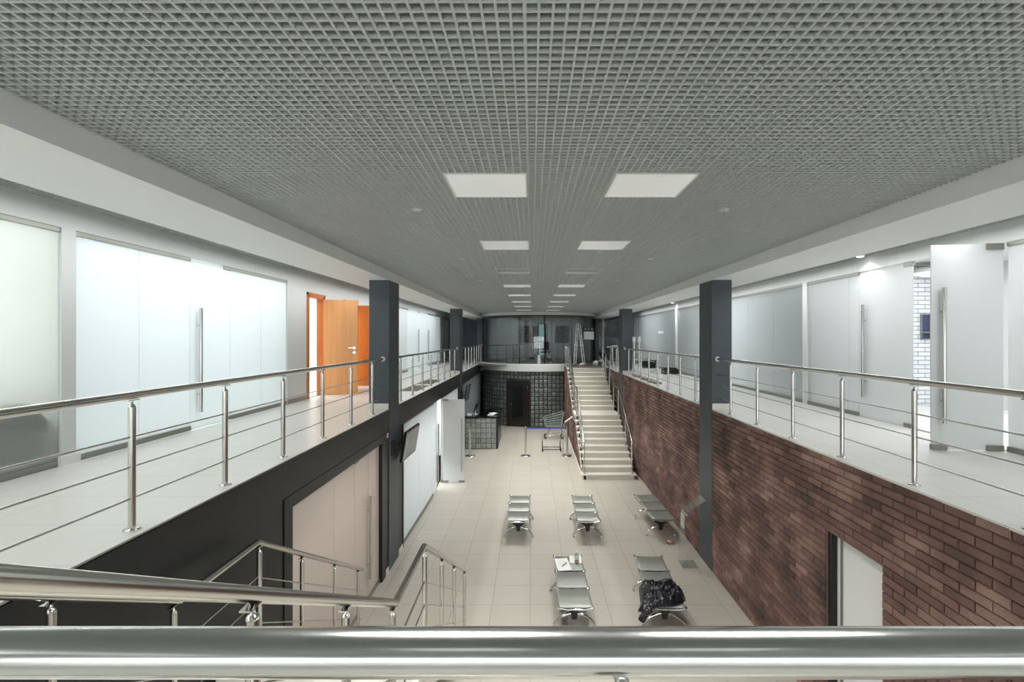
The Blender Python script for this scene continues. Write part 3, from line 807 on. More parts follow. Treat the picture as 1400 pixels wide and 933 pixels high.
# brick side of the stairs
sp = [(14.02, 0)]
for i, y in enumerate(ys1+ys2):
    sp += [(y+0.02, RI_*i), (y+0.02, RI_*(i+1)-0.035)]
sp += [(22.55, ZB-0.005), (22.55, 0)]
struct('wall_stair_side', MB().prism(sp, 'x', 1.47, 1.53), M['mortar'], 'stepped core of the brick wall beside the stairs', 'wall')
bw = MB(); bricks(bw, lambda y, z, o: (1.47-o, y, z), 14.05, 22.33, 0.0, ZB-0.005, [], keep=lambda s, e, zb: zb <= prof_z((s+e)/2)+0.03)
struct('wall_stair_brick', bw, M['brick'], 'brown brick facing on the open side of the stairs', 'wall')
struct('baseboard_stair', MB().box(1.43, 1.458, 13.98, 22.3, 0, 0.07), M['stair'], 'white skirting along the brick side of the stairs', 'skirting')

# ------------------------------------------------------------------ curved far end
def ring(r0, r1, z0, z1, p0, p1, n=48):
    b = MB(); vs = []; fs = []
    for i in range(n+1):
        p = p0+(p1-p0)*i/n
        for r in (r0, r1):
            x, y = arc_pt(p, r)
            vs += [(x, y, z0), (x, y, z1)]
    for i in range(n):
        a = i*4; c = a+4
        fs += [(a, a+1, c+1, c), (a+2, c+2, c+3, a+3), (a, c, c+2, a+2), (a+1, a+3, c+3, c+1)]
    fs += [(0, 2, 3, 1), (n*4, n*4+1, n*4+3, n*4+2)]
    return b.add(vs, fs)
pl = math.asin((-2.56-AX)/2.98); pr = math.asin((1.5-AX)/2.98)
struct('floor_curved_slab', ring(0.3, 2.98, ZB-0.28, ZB, pl, pr), M['white'], 'white curved slab edge under the far glazing', 'slab')
struct('trim_curved_header', ring(2.80, 2.95, ZC-0.12, ZC+0.1, -PI/2, PI/2), M['white'], 'white curved header band above the far glazing', 'trim')
struct('trim_gallery_end', MB().box(XL-0.02, XL+0.06, 23.9, 24.95, ZB-0.36, ZB+0.01), M['white'], 'white end piece where the left gallery meets the curved slab', 'trim')
def phi_px(k):
    # ray x = k*y meets the curve
    A = k*k+1; B = -2*(k*AX+AY); Cc = AX*AX+AY*AY-AR*AR
    y = (-B-math.sqrt(B*B-4*A*Cc))/(2*A)
    return math.asin((k*y-AX)/AR)
WN[0] += 1
w = thing(f'window_{WN[0]}', 'dark curved glass wall of the far upper room', 'glass wall', (AX, AY-AR, ZB), 0, kind='structure')
ph = [-1.30, phi_px(-0.0257), phi_px(0.0259), phi_px(0.0824), 1.05, 1.45]
for i, (a, c) in enumerate(zip(ph[:-1], ph[1:])):
    r = AR-0.05 if i % 2 == 0 else AR-0.08
    obj('pane', ring(r-0.006, r+0.006, ZB+0.03, ZC-0.06, a-0.01, c+0.01, 14), M['glass_dark'], w)
obj('bottom_rail', ring(AR-0.12, AR-0.02, ZB, ZB+0.05, ph[0], ph[3], 40), M['white'], w)

# glass block wall below
R2 = 2.86
bl = MB(); dphi = 0.192/R2; hb = 0.192
pa = math.asin((-2.5-AX)/R2); pb = math.asin((1.44-AX)/R2)
DA, DB = math.asin((-1.12-AX)/R2), math.asin((-0.06-AX)/R2)
n = int((pb-pa)/dphi)
for i in range(n+1):
    p0 = pa+i*dphi; p1 = min(p0+dphi, pb)
    if p1-p0 < dphi*0.3: continue
    for r in range(13):
        z0 = 0.02+r*hb; z1 = z0+hb
        if z0 < 2.05 and p1 > DA+0.005 and p0 < DB-0.005: continue
        bl.t = min(1, max(0, random.gauss(0.42, 0.07)))
        gp = 0.09*dphi/2; gz = 0.014; c = 0.022
        def Q(p, z, o): x, y = arc_pt(p, R2+o); return (x, y, z)
        a0, a1, b0, b1 = p0+gp*2, p1-gp*2, z0+gz, z1-gz
        ci = c/R2
        vs = [Q(a0,b0,0),Q(a1,b0,0),Q(a1,b1,0),Q(a0,b1,0), Q(a0+ci,b0+c,0.014),Q(a1-ci,b0+c,0.014),Q(a1-ci,b1-c,0.014),Q(a0+ci,b1-c,0.014)]
        bl.add(vs, [(0,1,5,4),(1,2,6,5),(2,3,7,6),(3,0,4,7),(4,5,6,7)])
struct('wall_glass_block', bl, M['block'], 'curved wall of dark greenish glass blocks behind the reception', 'wall')
gm = ring(R2-0.08, R2+0.002, 0, 2.52, pa, DA, 24)
g2 = ring(R2-0.08, R2+0.002, 0, 2.52, DB, pb, 24); g3 = ring(R2-0.08, R2+0.002, 2.06, 2.52, DA, DB, 12)
gm.add(g2.v, g2.f); gm.add(g3.v, g3.f)
struct('wall_block_grout', gm, M['grout'], 'dark grout bed of the glass block wall', 'wall')
# dark door in it
A_ = Vector(arc_pt(DA, R2)+(0,)); B_ = Vector(arc_pt(DB, R2)+(0,))
ux = (B_-A_).normalized(); L_ = (B_-A_).length; nn = Vector((ux.y, -ux.x, 0))
if nn.y > 0: nn = -nn
DN[0] += 1
d = thing(f'door_{DN[0]}', 'dark brown door with black glass in the glass block wall', 'door', (A_.x, A_.y, 0), 0, kind='structure')
def dbox(u0, u1, z0, z1, o0, o1):
    b = MB(); c = A_+ux*((u0+u1)/2)+nn*((o0+o1)/2)+Vector((0,0,(z0+z1)/2))
    return b.obox(c, ux*((u1-u0)/2), nn*((o1-o0)/2), (0,0,(z1-z0)/2))
f = dbox(0, 0.09, 0, 2.06, -0.05, 0.06)
for q in (dbox(L_-0.22, L_, 0, 2.06, -0.05, 0.06), dbox(0.09, L_-0.22, 1.97, 2.06, -0.05, 0.06)): f.add(q.v, q.f)
obj('door_frame', f, M['dwood'], d)
lf = dbox(0.09, 0.24, 0.01, 1.97, -0.03, 0.02)
for q in (dbox(L_-0.36, L_-0.22, 0.01, 1.97, -0.03, 0.02), dbox(0.24, L_-0.36, 0.01, 0.28, -0.03, 0.02), dbox(0.24, L_-0.36, 1.86, 1.97, -0.03, 0.02)): lf.add(q.v, q.f)
leaf = obj('leaf', lf, M['dwood'], d)
obj('pane', dbox(0.24, L_-0.36, 0.28, 1.86, -0.015, 0.0), M['bglass'], leaf, label='black glass pane')
hm = MB(); hp = A_+ux*0.15+nn*0.02+Vector((0,0,1.0))
hm.tube([hp, hp+nn*0.05], 0.012, 8).tube([hp+nn*0.05, hp+nn*0.05+ux*0.13], 0.011, 8)
obj('handle', hm, M['chrome'], leaf, label='bright lever handle')
st = MB(); 
obj('notice', dbox(L_-0.15, L_-0.10, 1.72, 1.84, 0.06, 0.063), pm('faded_notice', C(120,82,78), 0.6), d)

# upper far room
struct('wall_far_room', MB().box(-2.6, 3.3, 29.5, 29.56, ZB, 5.4).box(-2.66, -2.6, 25.96, 29.56, ZB, 5.4), M['wall'], 'grey walls of the dim room behind the curved glass', 'wall')
struct('ceiling_far_room', MB().box(-2.6, 3.3, 25.0, 29.5, 5.36, 5.4), M['wall'], 'ceiling of the dim far room', 'ceiling')
struct('wall_far_right', MB().box(3.25, 3.31, 25.9, 29.6, ZB, 5.4), M['wall'], 'side wall of the dim far room', 'wall')
struct('floor_far', MB().box(-2.6, 3.3, 22.4, 29.5, ZB-0.03, ZB-0.006), M['landing'], 'dark floor of the far room', 'floor')
def louvre(x0, x1, z0, z1, lab):
    WN[0] += 1
    w = thing(f'window_{WN[0]}', lab, 'louvred window', ((x0+x1)/2, 29.45, z0), 0, kind='structure')
    obj('pane', MB().box(x0, x1, 29.44, 29.46, z0, z1), M['bglass'], w)
    s = MB()
    for k in range(8):
        zz = z0+(k+0.5)*(z1-z0)/8
        s.obox(((x0+x1)/2, 29.41, zz), ((x1-x0)/2, 0, 0), (0, 0.012, 0.008), (0, -0.002, 0.003))
    obj('blind', s, M['white'], w)
    return w
louvre(-0.8, 0.42, 3.74, 4.70, 'left louvred dark window in the far upper room')
louvre(1.38, 2.2, 3.74, 4.70, 'right louvred dark window in the far upper room')
DN[0] += 1
d = thing(f'door_{DN[0]}', 'tall pale blue lit door pane in the far upper room', 'door', (0.56, 29.4, ZB), 0, kind='structure')
obj('pane', MB().box(0.42, 0.76, 29.42, 29.45, 2.96, 4.8), M['glow_d'], d)
obj('door_frame', MB().box(0.76, 0.82, 29.4, 29.47, ZB, 4.85).box(0.36, 0.42, 29.4, 29.47, ZB, 4.85).box(0.42, 0.76, 29.4, 29.47, 4.8, 4.85), M['dark_plastic'], d)
t = thing('cabinet', 'pale low cabinet under the left louvred window', 'cabinet', (-0.2, 29.1, ZB))
obj('body', MB().bbox(-0.85, 0.3, 28.75, 29.38, ZB, 3.66, 0.008, 1), M['wall'], t)
for q in (-0.84, -0.45, -0.06): obj('door', MB().bbox(q, q+0.35, 28.73, 28.749, ZB+0.08, 3.6, 0.004, 1), M['wall'], t)
obj('top', MB().bbox(-0.87, 0.32, 28.72, 29.4, 3.66, 3.69, 0.004, 1), M['white'], t)
t = thing('broom', 'reddish broom pole leaning before the left louvred window', 'broom', (0.0, 28.4, ZB))
obj('handle', MB().tube([(0.0, 28.35, ZB+0.12), (0.02, 28.65, 4.65)], 0.014, 8), pm('broom_pole', C(170,120,100), 0.5), t)
obj('brush', MB().bbox(-0.15, 0.15, 28.28, 28.4, ZB, ZB+0.12, 0.02, 2), M['rubber'], t)
t = thing('office_chair', 'black office chair behind the curved glass', 'chair', (0.75, 26.6, ZB))
obj('seat', MB().bbox(0.5, 1.0, 26.35, 26.85, ZB+0.42, ZB+0.5, 0.03, 2), M['rubber'], t)
obj('backrest', MB().bbox(0.55, 0.95, 26.85, 26.92, ZB+0.55, ZB+1.0, 0.03, 2), M['rubber'], t)
obj('stem', MB().tube([(0.75, 26.6, ZB+0.1), (0.75, 26.6, ZB+0.43)], 0.03, 8), M['chrome'], t)
obj('back_support', MB().tube([(0.75, 26.83, ZB+0.46), (0.75, 26.88, ZB+0.6)], 0.02, 8), M['chrome'], t)
for k in range(5):
    a = k*2*PI/5
    obj('leg', MB().tube([(0.75, 26.6, ZB+0.1), (0.75+0.28*math.cos(a), 26.6+0.28*math.sin(a), ZB+0.05)], 0.02, 6).lathe(0.75+0.28*math.cos(a), 26.6+0.28*math.sin(a), [(0.02, ZB), (0.03, ZB+0.025), (0.02, ZB+0.05)], 8), M['rubber'], t)
room_and_fill_light(0.4, 27.5, 5.3, 2.0, 1.5, 62, (0.9, 0.95, 1))
# end walls of the galleries
struct('wall_back_right', MB().box(XR, 5.2, 26.0, 26.06, ZB, 5.7).box(3.2, 3.3, 24.9, 26.0, ZB, ZB+0.02), M['dusk'], 'dark end wall of the right gallery', 'wall')
struct('trim_back_post', MB().box(3.66, 3.76, 25.88, 25.995, ZB, 5.2), M['white'], 'white upright post on the dark right end wall', 'post')
WN[0] += 1
w = thing(f'window_{WN[0]}', 'dark glass at the far end of the right gallery', 'glass wall', (4.4, 25.93, ZB), 0, kind='structure')
for a, c in ((3.1, 3.65), (3.77, 4.42), (4.43, 5.05)):
    obj('pane', MB().box(a, c, 25.92, 25.932, ZB+0.03, 5.15), M['glass_dark'], w)
struct('wall_back_left', MB().box(-4.7, -2.5, 28.0, 28.06, ZB, 5.7), M['dusk'], 'dark end wall of the left gallery', 'wall')
struct('wall_end', MB().box(-8.6, 9, YE, YE+0.1, -0.2, 5.8), M['plenum'], 'closing wall beyond the far rooms', 'wall')
struct('wall_outer_left', MB().box(-8.6, -8.5, YF, YE, -0.2, 5.8), M['plenum'], 'outer wall on the left', 'wall')
struct('wall_outer_right', MB().box(8.9, 9.0, YF, YE, -0.2, 5.8), M['plenum'], 'outer wall on the right', 'wall')
fw = MB()
fw.box(-8.6, WL, YF-0.1, YF, -0.2, 5.8).box(WR, 9.0, YF-0.1, YF, -0.2, 5.8).box(WL, WR, YF-0.1, YF, 4.1, 5.8).box(WL, WR, YF-0.1, YF, 2.3, 2.95).box(WL, WR, YF-0.1, YF, -0.2, 0.05)
fw.box(WL, XL-0.1, YF-0.1, YF, 0, 2.3).box(XR, WR, YF-0.1, YF, 0, 2.3)
for x in (-3.0, -1.5, 0.0, 1.5, 3.0): fw.box(x-0.04, x+0.04, YF-0.1, YF, 0.05, 5.2)
struct('wall_front', fw, M['white'], 'entrance facade behind the viewer with large window openings', 'wall')

# ------------------------------------------------------------------ railings
def post(p, x, y, zf, zr, r=0.0215, lean=None):
    q = obj('post', MB().tube([(x, y, zf), (x, y, zr-0.075)], r, 14), M['steel'], p)
    obj('base_flange', MB().lathe(x, y, [(0.046, zf), (0.046, zf+0.006), (0.03, zf+0.012), (r, zf+0.014)], 18), M['steel'], q)
    s = MB().lathe(x, y, [(r, zr-0.075), (r*0.75, zr-0.062), (0.008, zr-0.058), (0.008, zr-0.035)], 12)
    s.obox((x, y, zr-0.03), (0.018,0,0), (0,0.045,0), (0,0,0.003))
    obj('saddle', s, M['chrome'], q)
    return q
def resample(pts, n=None): return [Vector(p) for p in pts]
def level_rail(nm, lab, x, y0, y1, zf, posts, flanges=(), xs=(0.2, 0.4, 0.59), hr=0.855, group='gallery railings', y0c=None):
    p = thing(nm, lab, 'railing', (x, posts[0], zf), 0, group)
    zr = zf+hr
    obj('handrail', MB().tube([(x, y0, zr), (x, y1, zr)], 0.025, 24), M['steel'], p)
    for h in xs:
        obj('cross_rail', MB().tube([(x, y0, zf+h), (x, y1, zf+h)], 0.0065, 10), M['steel'], p)
    for y in posts: post(p, x, y, zf, zr)
    for y, s in flanges:
        obj('wall_flange', MB().tube([(x, y, zr), (x, y+0.012*s, zr)], 0.042, 18).tube([(x, y, zr), (x, y+0.05*s, zr)], 0.029, 18), M['white_pl'], p)
    return p
XRL, XRR = -2.54, 3.17
level_rail('balcony_railing', 'steel railing along the left gallery edge before the nearest pillar', XRL, 0.72, 8.49, ZB, [1.25, 2.2, 3.16, 4.12, 5.08, 6.04, 6.99, 7.92], [(8.49, -1)])
level_rail('balcony_railing', 'steel railing along the left gallery between the nearest and middle pillars', XRL, 9.14, 16.89, ZB, [9.63, 10.6, 11.57, 12.54, 13.5, 14.47, 15.44, 16.4], [(16.89, -1)])
level_rail('balcony_railing', 'far short steel railing on the left gallery beyond the middle pillar', XRL, 17.54, 25.29, ZB, [18.1, 19.07, 20.04, 21.0, 22.0, 22.95, 23.9, 24.8], [(25.29, -1)])
level_rail('balcony_railing', 'steel railing along the right gallery edge before the nearest pillar', XRR, 0.55, 8.49, ZB, [1.25, 2.2, 3.16, 4.12, 5.08, 6.04, 6.99, 7.92], [(8.49, -1)])
level_rail('balcony_railing', 'steel railing along the right gallery between the nearest and middle pillars', XRR, 9.14, 16.89, ZB, [9.63, 10.6, 11.55, 12.5, 13.45, 14.4, 15.35, 16.25], [(16.89, -1)])
p = level_rail('balcony_railing', 'short steel railing from the middle right pillar to the stair head', XRR, 17.54, 19.75, ZB, [17.85, 18.65, 19.45])
obj('handrail', MB().tube([(XRR, 19.75, ZB+0.855), (2.97, 19.75, ZB+0.855)], 0.025, 16), M['steel'], p)

# rail in front of the viewer
p = thing('front_railing', 'thick polished steel handrail across the foreground', 'railing', (-0.88, 0.558, ZB))
zr = 3.647
obj('handrail', MB().tube([(-0.88, 0.558, zr), (3.07, 0.558, zr)], 0.0255, 64), M['polish'], p)
for h in (0.2, 0.4, 0.59): obj('cross_rail', MB().tube([(-0.88, 0.49, ZB+h), (3.07, 0.49, ZB+h)], 0.0065, 10), M['steel'], p)
for x in (-0.86, 0.1, 1.05, 2.0, 2.95):
    q = obj('post', MB().tube([(x, 0.49, ZB), (x, 0.49, ZB+0.76)], 0.0215, 16).tube([(x, 0.49, ZB+0.75), (x, 0.558, zr-0.02)], 0.008, 8), M['steel'], p)
    obj('base_flange', MB().lathe(x, 0.49, [(0.046, ZB), (0.046, ZB+0.006), (0.0215, ZB+0.014)], 18), M['steel'], q)

# near stairs going down from the bridge on the left
def sloped_rail(nm, lab, pts, posts, floor, xs=(0.29, 0.48, 0.67), r=0.025, grp=None, mat=None):
    """handrail polyline with posts down to floor(y) and cross rails parallel to it"""
    x0, y0, z0 = posts[0][0], posts[0][1], floor(posts[0][1])
    p = thing(nm, lab, 'railing', (x0, y0, z0), 0, grp)
    obj('handrail', MB().tube(pts, r, 24), mat or M['steel'], p)
    def zr(y):
        for a, b in zip(pts[:-1], pts[1:]):
            lo, hi = min(a[1], b[1]), max(a[1], b[1])
            if lo <= y <= hi and hi > lo:
                return a[2]+(b[2]-a[2])*(y-a[1])/(b[1]-a[1])
        return pts[-1][2]
    for h in xs:
        obj('cross_rail', MB().tube([(q[0], q[1], q[2]-h) for q in pts], 0.0065, 10), M['steel'], p)
    for x, y in posts:
        post(p, x, y, floor(y), zr(y))
    return p
n1 = 9; rs = 1.39/n1
fy1 = [0.78+0.285*k for k in range(n1)]; fy2 = [4.1+0.285*k for k in range(n1)]
def near_floor(y):
    if y < fy1[0]: return ZB
    z = ZB
    for q in fy1:
        if y >= q: z -= rs
    for q in fy2:
        if y >= q: z -= rs
    return max(z, 0)
b = MB()
for i, y in enumerate(fy1):
    z = ZB-rs*(i+1); nx = fy1[i+1] if i < n1-1 else 4.1
    b.box(-2.40, -0.86, y, nx+0.02, z-0.04, z); b.box(-2.38, -0.88, y-0.005, y+0.02, z-0.02, z+rs-0.03)
for i, y in enumerate(fy2):
    z = 1.39-rs*(i+1)
    if z < 0.02: continue
    nx = fy2[i+1]
    b.box(-2.40, -0.86, y, nx+0.02, z-0.04, z); b.box(-2.38, -0.88, y-0.005, y+0.02, z-0.02, z+rs-0.03)
for x in (-2.36, -0.96):
    b.prism([(0.72, ZB-0.3), (0.72, ZB-0.05), (3.1, 1.33), (4.1, 1.33), (6.55, 0.0), (6.2, 0.0), (4.0, 1.1), (3.05, 1.1)], 'x', x, x+0.06)
struct('stairs_near', b, M['stair'], 'near stairs dropping from the bridge on the left', 'stairs')
XA, XBr = -0.88, -2.29
za, zm, zl = 3.66, 2.29, 0.87
sloped_rail('stair_railing', 'near steel stair railing, the one in front that kinks at the landing', [(XA, 0.60, 3.655), (XA, 0.75, 3.64), (XA, 3.2, zm), (XA, 4.07, zm), (XA, 6.67, zl)],
            [(XA, 1.57), (XA, 2.36), (XA, 3.15), (XA, 4.09), (XA, 4.87), (XA, 5.64), (XA, 6.5)], near_floor)
sloped_rail('stair_railing', 'steel stair railing close to the black wall, left of the near stairs', [(XBr, 0.60, 3.655), (XBr, 0.78, 3.655), (XBr, 3.23, zm), (XBr, 4.15, zm), (XBr, 6.71, zl)],
            [(XBr, 1.5), (XBr, 2.37), (XBr, 3.18), (XBr, 4.18), (XBr, 4.96), (XBr, 5.78), (XBr, 6.56)], near_floor)
# far stair railings
def far_floor(y): return prof_z(y) if y < 20.0 else ZB
hr = 0.88
for x, lab in ((1.48, 'dark-topped steel railing on the open left side of the far stairs'), (2.85, 'steel railing between the far stairs and the brick wall')):
    pts = [(x, 14.08, 1.03), (x, 16.3, 2.34), (x, 17.3, 2.34), (x, 19.8, 3.655)]
    ps = [14.13, 15.1, 16.35, 17.28, 18.2, 19.2]
    if x < 2:
        pts += [(x, 22.1, 3.655)]; ps += [19.95, 20.9, 21.9]
    else:
        pts += [(x, 20.3, 3.655)]; ps += [19.95]
    sloped_rail('stair_railing', lab, pts, [(x, y) for y in ps], far_floor, r=0.022)

# ------------------------------------------------------------------ benches
def make_bench():
    t = thing('waiting_bench', 'x', 'bench', (0,0,0), 0, 'three-seat perforated steel benches')
    for k in (-1, 0, 1):
        yc = k*0.525; hw = 0.228; hl = 0.236
        pr = []
        for i in range(13):
            u = -1+2*i/12
            x = u*(hw-0.03); z = 0.44-0.004*(1-u*u)
            pr.append((x, z))
        L = [(-hw+0.03-0.03*math.sin(a), 0.44-0.03+0.03*math.cos(a)) for a in [PI/2+0.5, PI/2, PI/3, PI/6]]
        pr = L + pr + [(-q[0], q[1]) for q in reversed(L)]
        b = MB(); m = len(pr)
        ysn = [-hl, -hl+0.012, hl-0.012, hl]
        vs = []
        for j, yy in enumerate(ysn):
            dz = -0.012 if j in (0, 3) else 0
            vs += [(x, yc+yy, z+dz) for x, z in pr]
        nv = len(vs)
        vs += [(v[0]*0.985, v[1], v[2]-0.012) for v in vs]
        fs = []
        for j in range(3):
            for i in range(m-1):
                a = j*m+i
                fs.append((a, a+1, a+m+1, a+m)); fs.append((nv+a, nv+a+m, nv+a+m+1, nv+a+1))
        for i in range(m-1):
            fs.append((i, nv+i, nv+i+1, i+1)); a = 3*m+i; fs.append((a, a+1, nv+a+1, nv+a))
        for j in range(3):
            a = j*m; fs.append((a, a+m, nv+a+m, nv+a)); a = j*m+m-1; fs.append((a, nv+a, nv+a+m, a+m))
        b.add(vs, fs, True)
        obj('seat', b, M['seat'], t, local=True)
    obj('beam', MB().bbox(-0.03, 0.03, -0.72, 0.72, 0.33, 0.39, 0.006, 1), M['dark_plastic'], t, local=True)
    for y in (-0.775, -0.2625, 0.2625, 0.775):
        b = MB().tube([(-0.228, y, 0.425), (-0.2, y, 0.425), (-0.12, y, 0.405), (0.12, y, 0.405), (0.2, y, 0.425), (0.228, y, 0.425)], 0.012, 10)
        for s in (-1, 1): b.tube([(s*0.228, y-0.028, 0.428), (s*0.228, y+0.028, 0.428)], 0.015, 10)
        obj('support_arm', b, M['chrome'], t, local=True)
    for y in (-0.49, 0.49):
        b = MB().prism([(-0.19, 0.405), (0.19, 0.405), (0.18, 0.36), (0.14, 0.295), (0.05, 0.235), (0.034, 0.13), (-0.034, 0.13), (-0.05, 0.235), (-0.14, 0.295), (-0.18, 0.36)], 'y', y-0.03, y+0.03)
        obj('leg_bracket', b, M['dark_plastic'], t, local=True)
        for s in (-1, 1):
            pts = [(s*0.01, y, 0.205), (s*0.08, y, 0.195), (s*0.16, y, 0.16), (s*0.235, y, 0.105), (s*0.275, y, 0.06), (s*0.285, y, 0.03)]
            l = obj('leg', MB().tube(pts, [0.021, 0.021, 0.02, 0.018, 0.016, 0.016], 12), M['chrome'], t, local=True)
            obj('foot_glide', MB().lathe(s*0.285, y, [(0.024, 0), (0.024, 0.022), (0.015, 0.03)], 12), M['chrome'], l, local=True)
    return t
bench = make_bench()
BL = [((0.585, 7.345), 0.0, 'steel bench with papers and a small bottle on its rear seat'),
      ((1.857, 7.345), -3.3, 'steel bench with a black jacket thrown over its front seat'),
      ((-0.267, 10.46), 0.4, 'empty steel bench in the far row, nearest the left glass wall'),
      ((1.122, 10.45), 0.8, 'empty steel bench in the middle of the far row'),
      ((2.585, 10.53), -2.0, 'empty steel bench in the far row, close to the brick wall')]
for i, (c, a, lab) in enumerate(BL):
    if i == 0:
        bench.location = (c[0], c[1], 0); bench.rotation_euler = (0,0,math.radians(a)); bench['label'] = lab
    else:
        dup(bench, (c[0], c[1], 0), -math.radians(a) if i != 1 else math.radians(-3.3), lab)

# things on the benches
ZSt = 0.443
def sheet(c, w, l, a, z, lab, nm='paper_sheet'):
    ca, sa = math.cos(a), math.sin(a)
    b = MB(); n = 6; vs = []; fs = []
    for k in (0, 1):
        for i in range(n+1):
            for j in range(n+1):
                u, v = i/n-0.5, j/n-0.5
                cz = 0.006*abs(u*2)**3*(1 if v > 0 else 0.3)
                vs.append((c[0]+ca*u*w-sa*v*l, c[1]+sa*u*w+ca*v*l, z+cz+k*0.0012))
    m = (n+1)*(n+1)
    for i in range(n):
        for j in range(n):
            q = i*(n+1)+j
            fs.append((q, q+1, q+n+2, q+n+1)); fs.append((m+q, m+q+n+1, m+q+n+2, m+q+1))
    for i in range(n):
        for q, s in ((i*(n+1), n+1), (i*(n+1)+n, n+1), (i, 1), (n*(n+1)+i, 1)):
            fs.append((q, q+s, m+q+s, m+q))
    b.add(vs, fs)
    t = thing(nm, lab, 'paper', (c[0], c[1], z))
    obj('sheet', b, M['paper'], t)
    ln = MB()
    for k in range(5):
        v = 0.3-k*0.1
        x0_, y0_ = c[0]-sa*v*l, c[1]+ca*v*l
        ln.obox((x0_, y0_, z+0.0022), (ca*w*0.32, sa*w*0.32, 0), (-sa*0.0012, ca*0.0012, 0), (0,0,0.0004))
    obj('print', ln, M['alu'], t)
    return t
sheet((0.487, 7.80), 0.21, 0.42, 0.12, ZSt, 'white printed sheets lying on the left of the rear bench seat')
sheet((0.70, 7.97), 0.19, 0.27, -0.06, ZSt, 'white sheet under the small bottle on the bench')
tag(obj('pen', MB().tube([(0.47, 7.71, ZSt+0.012), (0.55, 7.84, ZSt+0.012)], 0.005, 8).tube([(0.55, 7.84, ZSt+0.012), (0.557, 7.851, ZSt+0.012)], [0.004, 0.001], 8), M['ink']), 'dark pen lying on the printed sheets', 'pen')
t = thing('bottle', 'small clear plastic bottle standing on the bench beside the papers', 'bottle', (0.71, 7.86, ZSt))
obj('body', MB().lathe(0.71, 7.86, [(0.03, ZSt+0.003), (0.034, ZSt+0.01), (0.034, ZSt+0.1), (0.03, ZSt+0.12), (0.013, ZSt+0.15), (0.013, ZSt+0.165)], 18), M['liquid'], t)
obj('cap', MB().lathe(0.71, 7.86, [(0.015, ZSt+0.163), (0.015, ZSt+0.182), (0.012, ZSt+0.184)], 14), M['white_pl'], t)
obj('label_band', MB().lathe(0.71, 7.86, [(0.0345, ZSt+0.014), (0.0348, ZSt+0.015), (0.0348, ZSt+0.03), (0.0345, ZSt+0.031)], 18), pm('pinkish_label', C(176,128,118), 0.5), t)
